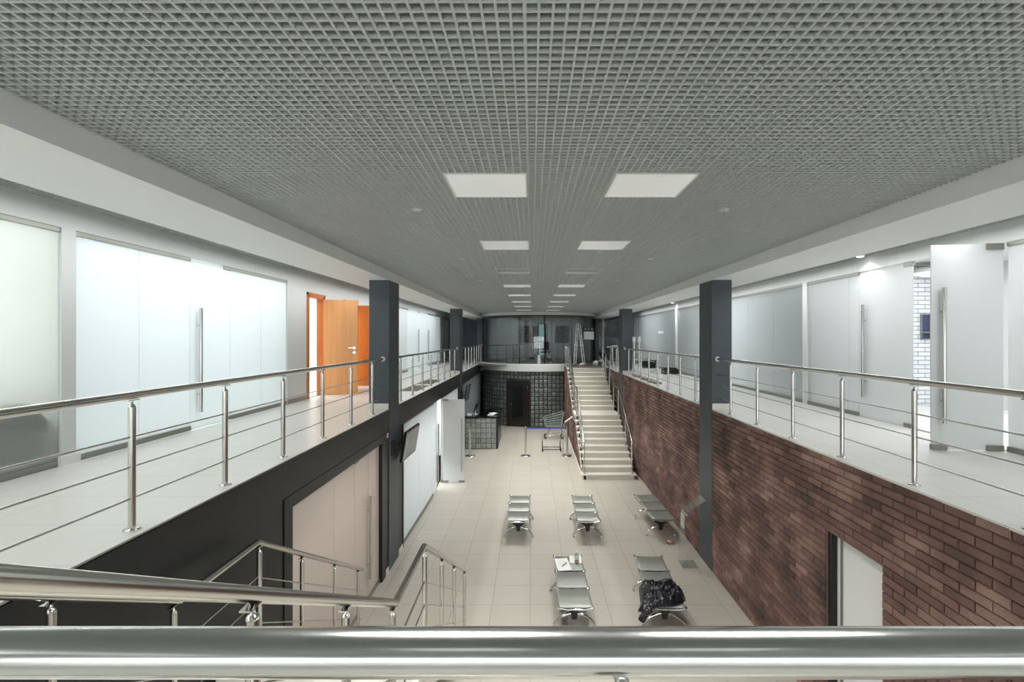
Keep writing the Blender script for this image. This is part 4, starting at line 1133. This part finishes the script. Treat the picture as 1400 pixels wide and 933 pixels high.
# jacket: cloth laid over the seat, hanging past both long edges, one sleeve dangling
from mathutils import noise as mno
def jacket():
    t = thing('jacket', 'black padded jacket thrown over the front seat of the bench', 'jacket', (1.75, 6.85, ZSt))
    P = [(1.545,7.168),(1.643,7.20),(1.79,7.157),(1.942,7.226),(2.032,7.134),(2.073,6.994),(2.137,6.94),(2.09,6.762),(2.02,6.644),(1.872,6.573),
         (1.732,6.552),(1.615,6.54),(1.563,6.614),(1.47,6.573),(1.423,6.673),(1.487,6.792),(1.512,6.978)]
    def inside(x, y):
        c = False; n = len(P)
        for a in range(n):
            x1, y1 = P[a]; x2, y2 = P[(a+1) % n]
            if (y1 > y) != (y2 > y) and x < (x2-x1)*(y-y1)/(y2-y1)+x1: c = not c
        return c
    def edge(x, y):
        d = 9
        for a in range(len(P)):
            p1 = Vector(P[a]); e = Vector(P[(a+1) % len(P)])-p1; q = Vector((x, y))-p1
            k = max(0, min(1, q.dot(e)/e.dot(e))); d = min(d, (q-e*k).length)
        return d
    def top(x, y):
        d = min(1, edge(x, y)/0.05)
        puff = 0.045*math.sqrt(d)+0.008
        v = Vector((x*5.0+1.3*y, y*11.0-2.0*x, 0.3))
        r = 1-abs(mno.noise(v))*2.0                                   # creases
        r2 = 1-abs(mno.noise(Vector((x*14-6*y, y*9+5*x, 2.1))))*2.0
        f = 0.040*max(0, r)**3+0.016*max(0, r2)**2+0.012*mno.noise(Vector((x*30, y*30, 5)))
        big = 0.035*math.exp(-((x-1.93)**2/0.012+(y-7.02)**2/0.03))+0.03*math.exp(-((y-6.66-0.12*(x-1.7))**2/0.0016))*(1 if x > 1.6 else 0.4)
        xl = 1.629+0.0575*(y-7.345)+0.015; xr = xl+0.43
        drop = max(0, xl-x)*0.75+max(0, x-xr)*0.9
        return ZSt+0.004+puff+(f+big)*d-drop
    st = 0.009; nx, ny = int(0.76/st)+1, int(0.72/st)+1
    idx = {}; vs = []; cells = []
    for a in range(nx):
        for b in range(ny):
            x, y = 1.40+a*st, 6.52+b*st
            if inside(x+st/2, y+st/2): cells.append((a, b))
    def vid(a, b, lay):
        k = (a, b, lay)
        if k not in idx:
            x, y = 1.40+a*st, 6.52+b*st
            z = top(x, y) if lay == 0 else top(x, y)-(0.010 if edge(x, y) < 0.012 else 0.016)
            if lay: 
                xl = 1.629+0.0575*(y-7.345)+0.015; xr = xl+0.43
                if xl < x < xr: z = ZSt+0.003
            idx[k] = len(vs); vs.append((x, y, z))
        return idx[k]
    fs = []; S_ = set(cells)
    for a, b in cells:
        fs.append((vid(a,b,0), vid(a+1,b,0), vid(a+1,b+1,0), vid(a,b+1,0)))
        fs.append((vid(a,b,1), vid(a,b+1,1), vid(a+1,b+1,1), vid(a+1,b,1)))
        for da, db, p, q in ((-1,0,(0,0),(0,1)), (1,0,(1,0),(1,1)), (0,-1,(0,0),(1,0)), (0,1,(0,1),(1,1))):
            if (a+da, b+db) not in S_:
                fs.append((vid(a+p[0],b+p[1],0), vid(a+q[0],b+q[1],0), vid(a+q[0],b+q[1],1), vid(a+p[0],b+p[1],1)))
    o = obj('body', MB().add(vs, fs, True), M['jacket'], t)
    sm = o.modifiers.new('s', 'SMOOTH'); sm.factor = 0.5; sm.iterations = 2
    # dangling sleeve with ringed creases
    path = [Vector(p) for p in ((1.74,6.63,0.485), (1.66,6.60,0.482), (1.59,6.57,0.455), (1.53,6.555,0.40), (1.485,6.55,0.345), (1.45,6.55,0.29))]
    pts = []; rr = []
    for a in range(len(path)-1):
        for k in range(8):
            pts.append(path[a].lerp(path[a+1], k/8))
    pts.append(path[-1])
    for k in range(len(pts)):
        rr.append(0.044+0.006*math.sin(k*1.25)+0.004*math.sin(k*2.9+1))
    b = MB().tube(pts, rr, 20)
    b.v = [tuple(Vector(v)+0.012*Vector((mno.noise(Vector(v)*22), mno.noise(Vector(v)*22+Vector((7,0,0))), mno.noise(Vector(v)*22+Vector((0,9,0)))))) for v in b.v]
    sl = obj('sleeve', b, M['jacket'], t)
    obj('cuff', MB().tube([pts[-1]+Vector((0.006,0,0.009)), pts[-1]-Vector((0.012,0,0.02))], [0.046, 0.042], 18), M['rubber'], sl)
jacket()

# can on the floor
t = thing('drink_can', 'small brass-coloured can lying on the floor near the brick wall', 'can', (2.69, 9.64, 0))
ca = Vector((1, -0.25, 0)).normalized(); c0 = Vector((2.69, 9.64, 0.036))
obj('body', MB().tube([c0-ca*0.06, c0-ca*0.052, c0+ca*0.045, c0+ca*0.055], [0.026, 0.034, 0.034, 0.027], 18), M['gold'], t)
obj('lid', MB().tube([c0-ca*0.062, c0-ca*0.06], 0.025, 18), M['chrome'], t)

# ------------------------------------------------------------------ clear stands
def acrylic_stand(x, y, lab, s=1.0, lean=0.07):
    t = thing('display_stand', lab, 'display stand', (x, y, 0), 0, 'bent clear display stands')
    w = 0.15
    # side profile in x: base plate, upright sheet, slanted top
    def slab(pts, th):
        b = MB(); poly = [(p[0], p[1]) for p in pts]
        up = []
        for i, p in enumerate(pts):
            a = Vector(pts[max(i-1, 0)]); c = Vector(pts[min(i+1, len(pts)-1)]); d = (c-a).normalized(); up.append((p[0]-d.y*th, p[1]+d.x*th))
        b.prism(poly+list(reversed(up)), 'y', y-w, y+w); return b
    obj('base', slab([(x, 0.002), (x+0.30*s, 0.002)], 0.008), M['acrylic'], t)
    obj('upright', slab([(x+0.004, 0.01), (x+0.02, 0.3), (x+lean, 0.98*s)], 0.008), M['acrylic'], t)
    obj('slanted_top', slab([(x+lean, 0.98*s), (x+lean+0.03, 1.03*s), (x+lean+0.34*s, 1.26*s)], 0.008), M['acrylic'], t)
    obj('edge', MB().tube([(x+lean, y-w, 0.98*s), (x+lean, y+w, 0.98*s)], 0.008, 8).tube([(x+lean+0.34*s, y-w, 1.26*s), (x+lean+0.34*s, y+w, 1.26*s)], 0.006, 8), M['white_pl'], t)
    return t
acrylic_stand(2.62, 8.77, 'clear bent display stand beside the nearest right pillar', 0.93)
t = thing('leaflet', 'white leaflet on the clear stand beside the nearest right pillar', 'leaflet', (2.67, 8.73, 0.8))
obj('sheet', MB().obox((2.655, 8.76, 0.78), (0.005, 0, 0.12), (0, 0.105, 0), (-0.0015, 0, 0.0001)), M['paper'], t)
obj('holder', MB().obox((2.649, 8.76, 0.77), (0.005, 0, 0.13), (0, 0.115, 0), (-0.002, 0, 0.0001)).box(2.64, 2.665, 8.65, 8.87, 0.635, 0.645), M['acrylic'], t)
acrylic_stand(1.06, 17.0, 'clear bent display stand beside the belt barrier at the stairs', 1.05, 0.03)

t = thing('leaflet', 'faded cream leaflet on the slanted top of the stand by the belt barrier', 'leaflet', (1.25, 17.0, 1.2))
obj('sheet', MB().obox((1.263, 17.0, 1.212), (0.13, 0, 0.096), (0, 0.12, 0), (-0.001, 0, 0.0015)), pm('cream_paper', C(205,190,174), 0.7), t)

# ------------------------------------------------------------------ reception corner
t = thing('reception_counter', 'reception counter of pale glass blocks with a black top', 'counter', (-1.9, 18.0, 0))
b = MB(); nb = 6; px0 = -1.27
g = MB().box(-2.40, px0, 17.92, 18.4, 0, 1.11)
obj('body', g, M['grout'], t)
for i in range(6):
    for r in range(6):
        b.t = min(1, max(0, random.gauss(0.5, 0.08)))
        x1 = px0-0.012-i*0.186; x0 = x1-0.174; z0 = 0.01+r*0.184; z1 = z0+0.172; c = 0.016
        vs = [(x0,17.92,z0),(x1,17.92,z0),(x1,17.92,z1),(x0,17.92,z1),(x0+c,17.905,z0+c),(x1-c,17.905,z0+c),(x1-c,17.905,z1-c),(x0+c,17.905,z1-c)]
        b.add(vs, [(0,1,5,4),(1,2,6,5),(2,3,7,6),(3,0,4,7),(4,5,6,7)])
obj('block_front', b, M['block_l'], t, label='front of pale patterned glass blocks')
obj('end_post', MB().box(px0, px0+0.05, 17.9, 18.4, 0, 1.13), M['dark_plastic'], t)
obj('side_panel', MB().box(-1.36, -1.23, 18.4, 20.1, 0, 1.13), M['dwood'], t, label='dark wooden return side')
obj('worktop', MB().bbox(-2.42, -1.18, 17.86, 18.6, 1.13, 1.165, 0.006, 1).bbox(-1.75, -1.18, 18.6, 20.15, 1.13, 1.165, 0.006, 1), M['bglass'], t, label='black top')
zc = 1.165
t = thing('monitor', 'slim dark monitor on the reception counter, seen edge-on', 'monitor', (-2.05, 18.35, zc))
obj('screen', MB().obox((-2.05, 18.35, zc+0.27), (0.02, 0.2, 0), (0.05, 0, 0.15), (0.012, -0.001, -0.004)), M['dark_plastic'], t)
obj('stem', MB().tube([(-2.08, 18.35, zc+0.02), (-2.07, 18.35, zc+0.22)], 0.016, 8), M['white_pl'], t)
obj('base', MB().bbox(-2.17, -1.99, 18.25, 18.45, zc, zc+0.018, 0.006, 1), M['white_pl'], t)
t = thing('desk_phone', 'white telephone at the left end of the reception counter', 'telephone', (-2.22, 18.1, zc))
obj('body', MB().prism([(18.0, zc), (18.2, zc), (18.2, zc+0.06), (18.0, zc+0.025)], 'x', -2.36, -2.18), M['white_pl'], t)
obj('handset', MB().tube([(-2.33, 18.02, zc+0.06), (-2.33, 18.05, zc+0.075), (-2.33, 18.16, zc+0.085), (-2.33, 18.19, zc+0.08)], [0.022, 0.016, 0.016, 0.022], 10), M['white_pl'], t)
for k in range(3):
    tag(obj('paper_stack', MB().obox((-1.5+0.03*k, 18.15+0.08*k, zc+0.012+0.0*k), (0.11*math.cos(0.2*k), 0.11*math.sin(0.2*k), 0), (-0.08*math.sin(0.2*k), 0.08*math.cos(0.2*k), 0), (0, 0, 0.01)) if k == 0 else
            MB().obox((-1.46+0.02*k, 18.2+0.06*k, zc+0.012+0.021*k), (0.10, 0.03*k, 0), (-0.03*k, 0.07, 0), (0, 0, 0.01)), M['paper']),
        ['lowest pile of white papers on the reception counter', 'middle pile of white papers on the reception counter', 'topmost pile of white papers on the reception counter'][k], 'papers', 'papers on the reception counter')

# belt posts
def stanchion(x, y, lab):
    t = thing('belt_post', lab, 'barrier post', (x, y, 0), 0, 'steel belt barrier posts')
    obj('base', MB().lathe(x, y, [(0.17, 0.0), (0.17, 0.012), (0.14, 0.028), (0.03, 0.04)], 28), M['steel'], t)
    obj('pole', MB().tube([(x, y, 0.03), (x, y, 0.93)], 0.032, 18), M['steel'], t)
    obj('head', MB().lathe(x, y, [(0.034, 0.92), (0.036, 0.93), (0.036, 0.985), (0.028, 0.995)], 18), M['alu'], t)
    return t
stanchion(-2.09, 16.8, 'steel belt post in front of the glass block counter')
sb = stanchion(-0.21, 16.8, 'steel belt post at the left end of the blue belt')
stanchion(1.19, 16.8, 'steel belt post at the right end of the blue belt by the stairs')
obj('belt', MB().box(-0.178, 1.155, 16.797, 16.803, 0.925, 0.975), M['blue'], sb, label='blue retractable belt')

# shopping trolley
t = thing('shopping_trolley', 'wire shopping trolley parked before the glass block wall', 'shopping trolley', (0.85, 19.9, 0))
b = MB()
x0, x1 = 0.46, 1.26; yb0, yb1 = 19.62, 20.12
def hz(u): return 0.80+0.22*u          # rim rises towards the handle
for y in (yb0, yb1):
    n = 13
    for i in range(n+1):
        u = i/n; xb = x0+0.1+u*(x1-x0-0.18); xt = x0+u*(x1-x0)
        b.tube([(xb, y+(0.04 if y < 19.9 else -0.04), 0.46-0.02*u), (xt, y, hz(u))], 0.0065, 5)
    for k in range(6):
        f = k/5
        b.tube([(x0+0.1*(1-f), y+(0.04 if y < 19.9 else -0.04)*(1-f), 0.46+(hz(0)-0.46)*f), (x1-0.08*(1-f), y+(0.04 if y < 19.9 else -0.04)*(1-f), 0.44+(hz(1)-0.44)*f)], 0.007 if f < 1 else 0.011, 5)
for i in range(9):
    y = yb0+(yb1-yb0)*i/8; f = (i/8-0.5)*0.08
    b.tube([(x0, y, hz(0)), (x0+0.1, y-f, 0.46), (x1-0.08, y-f, 0.44), (x1, y, hz(1))], 0.0065, 5)
for k in range(6):
    f = k/5
    for xx0, xx1, hh in ((x0+0.1, x0, hz(0)), (x1-0.08, x1, hz(1))):
        b.tube([(xx0+(xx1-xx0)*f, yb0, 0.46+(hh-0.46)*f), (xx0+(xx1-xx0)*f, yb1, 0.46+(hh-0.46)*f)], 0.0065, 5)
obj('basket', b, pm('zinc_wire', C(150,160,154), 0.4, 0.3), t)
fr = MB()
for y in (yb0+0.05, yb1-0.05):
    fr.tube([(x0+0.06, y, 0.12), (x1-0.02, y, 0.16), (x1-0.1, y, 0.44), (x1+0.05, y, 1.0)], 0.012, 8)
    fr.tube([(x0+0.15, y, 0.13), (x0+0.3, y, 0.45)], 0.01, 8)
obj('frame', fr, M['chrome'], t)
obj('push_bar', MB().tube([(x1+0.05, yb0, 1.0), (x1+0.05, yb1, 1.0)], 0.016, 10), pm('green_plastic', C(70,110,90), 0.4), t)
for x, y in ((x0+0.08, yb0+0.05), (x0+0.08, yb1-0.05), (x1-0.06, yb0+0.05), (x1-0.06, yb1-0.05)):
    w_ = obj('wheel', MB().tube([(x, y-0.014, 0.055), (x, y+0.014, 0.055)], 0.055, 16), M['rubber'], t)
    obj('fork', MB().box(x-0.012, x+0.012, y-0.02, y-0.015, 0.04, 0.14).box(x-0.012, x+0.012, y+0.015, y+0.02, 0.04, 0.14), M['chrome'], w_)
# low dolly
t = thing('dolly', 'low black wheeled frame on the floor behind the blue belt', 'dolly', (0.7, 17.6, 0))
obj('frame', MB().tube([(0.40, 17.45, 0.075), (1.0, 17.45, 0.075)], 0.016, 8).tube([(0.40, 17.85, 0.075), (1.0, 17.85, 0.075)], 0.016, 8).tube([(0.38, 17.4, 0.09), (0.38, 17.9, 0.09)], 0.02, 8).tube([(1.02, 17.4, 0.09), (1.02, 17.9, 0.09)], 0.02, 8), M['dark_plastic'], t)
for x in (0.38, 1.02):
    obj('upright', MB().tube([(x, 17.85, 0.08), (x, 17.85, 0.3)], 0.014, 8), M['dark_plastic'], t)
    for y in (17.45, 17.85): obj('wheel', MB().tube([(x-0.018, y, 0.045), (x+0.018, y, 0.045)], 0.045, 14), M['rubber'], t)

# ------------------------------------------------------------------ stair head clutter
def ladder_section(top, foot, wdir, w0, w1, nr, p, nm='ladder_section'):
    b = MB(); top = Vector(top); foot = Vector(foot); wd = Vector(wdir).normalized()
    s = []
    for q in (-1, 1):
        a = top+wd*(q*w0/2); c = foot+wd*(q*w1/2)
        b.tube([a, c], 0.022, 8); s.append((a, c))
    o = obj(nm, b, M['ldr'], p)
    for k in range(nr):
        f = (k+0.7)/(nr+0.2)
        obj('rung', MB().tube([s[0][0].lerp(s[0][1], f), s[1][0].lerp(s[1][1], f)], 0.014, 6), M['ldr'], o)
    jt = MB()
    for a, c in s:
        m = a.lerp(c, 0.5); jt.lathe(m.x, m.y, [(0.03, m.z-0.05), (0.036, m.z-0.03), (0.036, m.z+0.03), (0.03, m.z+0.05)], 8)
    obj('joint', jt, M['ldr'], o)
    ft = MB()
    for a, c in s: ft.lathe(c.x, c.y, [(0.026, c.z-0.005), (0.026, c.z+0.04), (0.02, c.z+0.05)], 8)
    obj('foot', ft, M['rubber'], o)
t = thing('stepladder', 'tall folding aluminium ladder opened at the stair head', 'ladder', (2.1, 21.6, ZB))
wd = (0.34, 0.94, 0)
ladder_section((1.98, 21.6, 4.57), (1.87, 21.6, ZB+0.005), wd, 0.30, 0.36, 6, t)
ladder_section((2.06, 21.6, 4.57), (2.28, 21.6, ZB+0.005), wd, 0.30, 0.36, 6, t)
obj('hinge', MB().tube([(1.93, 21.46, 4.565), (1.97, 21.46, 4.6), (2.01, 21.46, 4.565)], 0.025, 8).tube([(2.03, 21.74, 4.565), (2.07, 21.74, 4.6), (2.11, 21.74, 4.565)], 0.025, 8), M['ldr'], t)
t = thing('paint_tray', 'rusty-pink tray lying at the feet of the tall ladder', 'tray', (2.2, 21.25, ZB))
obj('body', MB().prism([(2.0, ZB+0.005), (2.36, ZB+0.005), (2.4, ZB+0.07), (2.385, ZB+0.07), (2.35, ZB+0.02), (2.01, ZB+0.02), (1.975, ZB+0.07), (1.96, ZB+0.07)], 'y', 21.1, 21.35), pm('rust_tray', C(150,112,100), 0.6), t)
obj('bag', MB().tube([(2.05, 21.22, ZB+0.06), (2.12, 21.2, ZB+0.09), (2.24, 21.24, ZB+0.07)], [0.03, 0.05, 0.03], 10), M['paper'], t)
t = thing('notice_board', 'white board with a black top strip on the curved glass behind the ladder', 'notice board', (2.6, 22.9, 4.0))
obj('board', MB().box(2.40, 2.86, 22.86, 22.88, 3.92, 4.28), M['white_pl'], t)
obj('header_strip', MB().box(2.34, 2.86, 22.85, 22.879, 4.30, 4.48), M['dark_plastic'], t, label='black strip with small white marks')
ic = MB()
for x in (2.44, 2.58, 2.74): ic.box(x, x+0.05, 22.847, 22.8495, 4.37, 4.42)
obj('marks', ic, M['paper'], t)
obj('bracket', MB().box(2.57, 2.63, 22.88, 23.1, 4.26, 4.32), M['dark_plastic'], t)
def lump(nm, lab, cat, c, r, mat, grp=None, seed=0):
    bm = bmesh.new(); bmesh.ops.create_icosphere(bm, subdivisions=3, radius=1)
    rd = random.Random(seed); ph_ = [rd.uniform(0, 6) for _ in range(6)]
    bm.verts.index_update(); vs = []
    for v in bm.verts:
        k = 1+0.13*math.sin(5*v.co.x+ph_[0])*math.cos(4*v.co.y+ph_[1])+0.09*math.sin(9*v.co.z+ph_[2]+3*v.co.x)+0.06*math.sin(14*v.co.y+ph_[3])
        zz = max(-0.55, v.co.z*k)
        vs.append((c[0]+v.co.x*k*r[0], c[1]+v.co.y*k*r[1], c[2]+(zz+0.55)*r[2]))
    b = MB().add(vs, [[v.index for v in f.verts] for f in bm.faces], True); bm.free()
    return tag(obj(nm, b, mat), lab, cat, grp)
lump('plastic_bag', 'crumpled white bag on the landing, left of the other bags', 'bag', (2.80, 21.9, ZB), (0.13, 0.12, 0.13), M['paper'], 'bags on the landing', 1)
lump('plastic_bag', 'crumpled whitish bag on the landing, between the other bags', 'bag', (3.08, 22.1, ZB), (0.15, 0.13, 0.17), pm('grey_bag', C(190,186,182), 0.6), 'bags on the landing', 2)
lump('plastic_bag', 'grey crumpled bag on the landing, nearest the stair railing', 'bag', (3.32, 21.7, ZB), (0.14, 0.14, 0.15), pm('grey_bag_dark', C(150,148,146), 0.6), 'bags on the landing', 3)
lump('tool_bag', 'black bag slumped behind the crumpled bags on the landing', 'bag', (3.4, 22.5, ZB), (0.25, 0.2, 0.38), M['rubber'], None, 4)
t = thing('bucket', 'small grey bucket on the landing beside the bags', 'bucket', (2.95, 21.5, ZB))
obj('body', MB().lathe(2.95, 21.5, [(0.08, ZB), (0.10, ZB+0.18), (0.104, ZB+0.18), (0.104, ZB+0.19), (0.096, ZB+0.19), (0.078, ZB+0.01)], 18), M['alu'], t)
obj('handle', MB().tube([(2.95-0.1*math.cos(a), 21.5, ZB+0.18+0.09*math.sin(a)) for a in [k*PI/8 for k in range(9)]], 0.004, 6), M['chrome'], t)
t = thing('step_stool', 'white folding step stool behind the short right railing', 'step stool', (3.45, 20.9, ZB))
for y in (20.75, 21.05):
    obj('frame', MB().tube([(3.27, y, ZB), (3.36, y, ZB+0.86), (3.58, y, ZB+0.86), (3.66, y, ZB)], 0.014, 8), M['ldr'], t)
for z_, x_ in ((0.28, 3.4), (0.56, 3.42)): obj('step', MB().bbox(x_-0.1, x_+0.14, 20.75, 21.05, ZB+z_, ZB+z_+0.03, 0.006, 1), M['dark_plastic'], t)
obj('top', MB().bbox(3.34, 3.6, 20.72, 21.08, ZB+0.86, ZB+0.89, 0.008, 1), M['white_pl'], t)
# folded ladder on the right gallery beyond the middle... nearest two pillars
t = thing('folding_ladder', 'short folded white ladder with splayed feet on the right gallery by the middle pillar', 'ladder', (3.45, 16.35, ZB))
for x in (3.36, 3.53):
    s = obj('stile', MB().tube([(x, 16.35, ZB+0.25), (x, 16.35, ZB+1.2)], 0.028, 10), M['ldr'], t)
    obj('head', MB().bbox(x-0.045, x+0.045, 16.31, 16.39, ZB+1.08, ZB+1.25, 0.012, 2), M['white_pl'], s)
    for dx, dy in ((-0.12, -0.1), (0.2, -0.12), (0.02, 0.25)):
        obj('leg', MB().tube([(x, 16.35, ZB+0.42), (x+dx, 16.35+dy, ZB+0.008)], 0.012, 8), M['ldr'], t)
for z_ in (0.5, 0.75): obj('rung', MB().tube([(3.36, 16.35, ZB+z_), (3.53, 16.35, ZB+z_)], 0.012, 8), M['ldr'], t)
t = thing('tool_case', 'black case lying by the white post on the right gallery', 'case', (4.68, 16.9, ZB))
obj('body', MB().bbox(4.42, 4.92, 16.6, 17.0, ZB, ZB+0.17, 0.02, 2), M['dark_plastic'], t)
obj('lid', MB().bbox(4.47, 4.87, 16.63, 16.97, ZB+0.17, ZB+0.21, 0.015, 2), M['rubber'], t)
obj('handle', MB().tube([(4.55, 16.6, ZB+0.1), (4.55, 16.55, ZB+0.1), (4.79, 16.55, ZB+0.1), (4.79, 16.6, ZB+0.1)], 0.012, 8), M['rubber'], t)
t = thing('laptop_bag', 'black bag on the floor against the blue-grey glass, right gallery', 'bag', (4.7, 20.0, ZB))
obj('body', MB().prism([(4.40, ZB), (4.95, ZB), (5.0, ZB+0.32), (4.35, ZB+0.28)], 'y', 19.9, 20.05), M['rubber'], t)
obj('strap', MB().tube([(4.5, 19.97, ZB+0.29), (4.55, 19.97, ZB+0.37), (4.75, 19.97, ZB+0.38), (4.82, 19.97, ZB+0.31)], 0.01, 6), M['rubber'], t)
tag(obj('power_cable', MB().tube([(4.40, 16.85, ZB+0.008), (4.25, 17.05, ZB+0.008), (4.15, 17.4, ZB+0.008), (4.3, 17.9, ZB+0.008), (4.6, 18.3, ZB+0.008)], 0.007, 6), M['rubber']), 'black cable trailing from the case on the right gallery', 'cable')
for k, (ya, lab) in enumerate(((13.05, 'flat grey board by the right railing, nearest of three in line'), (14.1, 'flat grey board by the right railing, second of three in line'), (15.15, 'flat grey board by the right railing, last of three before the ladder'))):
    tag(obj('floor_board', MB().bbox(3.24, 3.42, ya, ya+0.92, ZB+0.001, ZB+0.05, 0.006, 1), pm('board_grey', C(140,134,122), 0.6)), lab, 'board', 'boards lying along the right railing')
# rubber ring mats on the left gallery
for k, (xc, ya, lab) in enumerate(((-2.80, 11.35, 'black open ring mat on the left gallery, nearer of two behind the railing'), (-2.80, 13.1, 'black open ring mat on the left gallery, farther of two behind the railing'))):
    b = MB()
    for i in range(5):
        for j in range(17):
            x = xc-0.16+0.08*i; y = ya+0.08*j
            n = 8; vs = []; fs = []
            for r in (0.03, 0.04):
                for z_ in (ZB+0.001, ZB+0.008):
                    vs += [(x+r*math.cos(2*PI*q/n), y+r*math.sin(2*PI*q/n), z_) for q in range(n)]
            for q in range(n):
                s_ = (q+1) % n
                fs += [(q, s_, n+s_, n+q), (2*n+q, 3*n+q, 3*n+s_, 2*n+s_), (n+q, n+s_, 3*n+s_, 3*n+q), (q, 2*n+q, 2*n+s_, s_)]
            b.add(vs, fs)
    tag(obj('ring_mat', b, M['ringmat']), lab, 'mat', 'ring mats on the left gallery')
# wall lamps that light the right wall
for y, lab in ((7.45, 'lit spot lamp high on the right wall above the closed glass door'), (17.4, 'lit spot lamp high on the right wall above the white post')):
    t = thing('spot_lamp', lab, 'lamp', (WR-0.14, y, 5.2), 0, 'spot lamps along the right gallery')
    obj('housing', MB().lathe(WR-0.14, y, [(0.055, 5.216), (0.06, 5.22), (0.06, 5.26)], 20), M['white_pl'], t)
    obj('bulb', MB().lathe(WR-0.14, y, [(0.001, 5.208), (0.04, 5.21), (0.05, 5.216)], 20), M['glow'], t)
    ld = bpy.data.lights.new('spot_bulb', 'SPOT'); ld.energy = 18; ld.spot_size = math.radians(125); ld.spot_blend = 0.6; ld.shadow_soft_size = 0.04
    o = bpy.data.objects.new('spot_bulb', ld); COL.objects.link(o); o.location = (WR-0.14, y, 5.2)
tag(obj('glass_notice', MB().box(WR+0.018, WR+0.0235, 19.2, 20.0, 4.17, 4.26), M['paper']), 'small white notice on the blue-grey glass of the right gallery', 'notice')
tag(obj('wall_socket', MB().bbox(GX, GX+0.012, 8.40, 8.48, 2.3, 2.38, 0.003, 1), M['white_pl']), 'small white socket high on the black wall by the nearest left pillar', 'socket')

# ------------------------------------------------------------------ camera, world, view
cam = bpy.data.cameras.new('camera'); co = bpy.data.objects.new('camera', cam); COL.objects.link(co)
co.location = (0, 0, 4.0); co.rotation_euler = (PI/2, 0, 0)
cam.sensor_width = 36; cam.sensor_fit = 'HORIZONTAL'; cam.lens = 36*680/1400
cam.shift_x = -27/1400; cam.shift_y = -4.5/1400
cam.clip_start = 0.05; cam.clip_end = 100
S.camera = co
wd_ = bpy.data.worlds.new('world'); S.world = wd_; wd_.use_nodes = True
bg = wd_.node_tree.nodes['Background']; bg.inputs[0].default_value = (0.93, 0.97, 1.0, 1); bg.inputs[1].default_value = 3.0
S.view_settings.view_transform = 'Standard'; S.view_settings.look = 'None'
S.view_settings.exposure = 0.6; S.view_settings.gamma = 1.0; S.view_settings.use_curve_mapping = False
try:
    S.cycles.use_denoising = True
    S.cycles.max_bounces = 10; S.cycles.diffuse_bounces = 5; S.cycles.transparent_max_bounces = 16
    S.cycles.caustics_reflective = False; S.cycles.caustics_refractive = False
    S.cycles.sample_clamp_indirect = 8.0
except Exception:
    pass
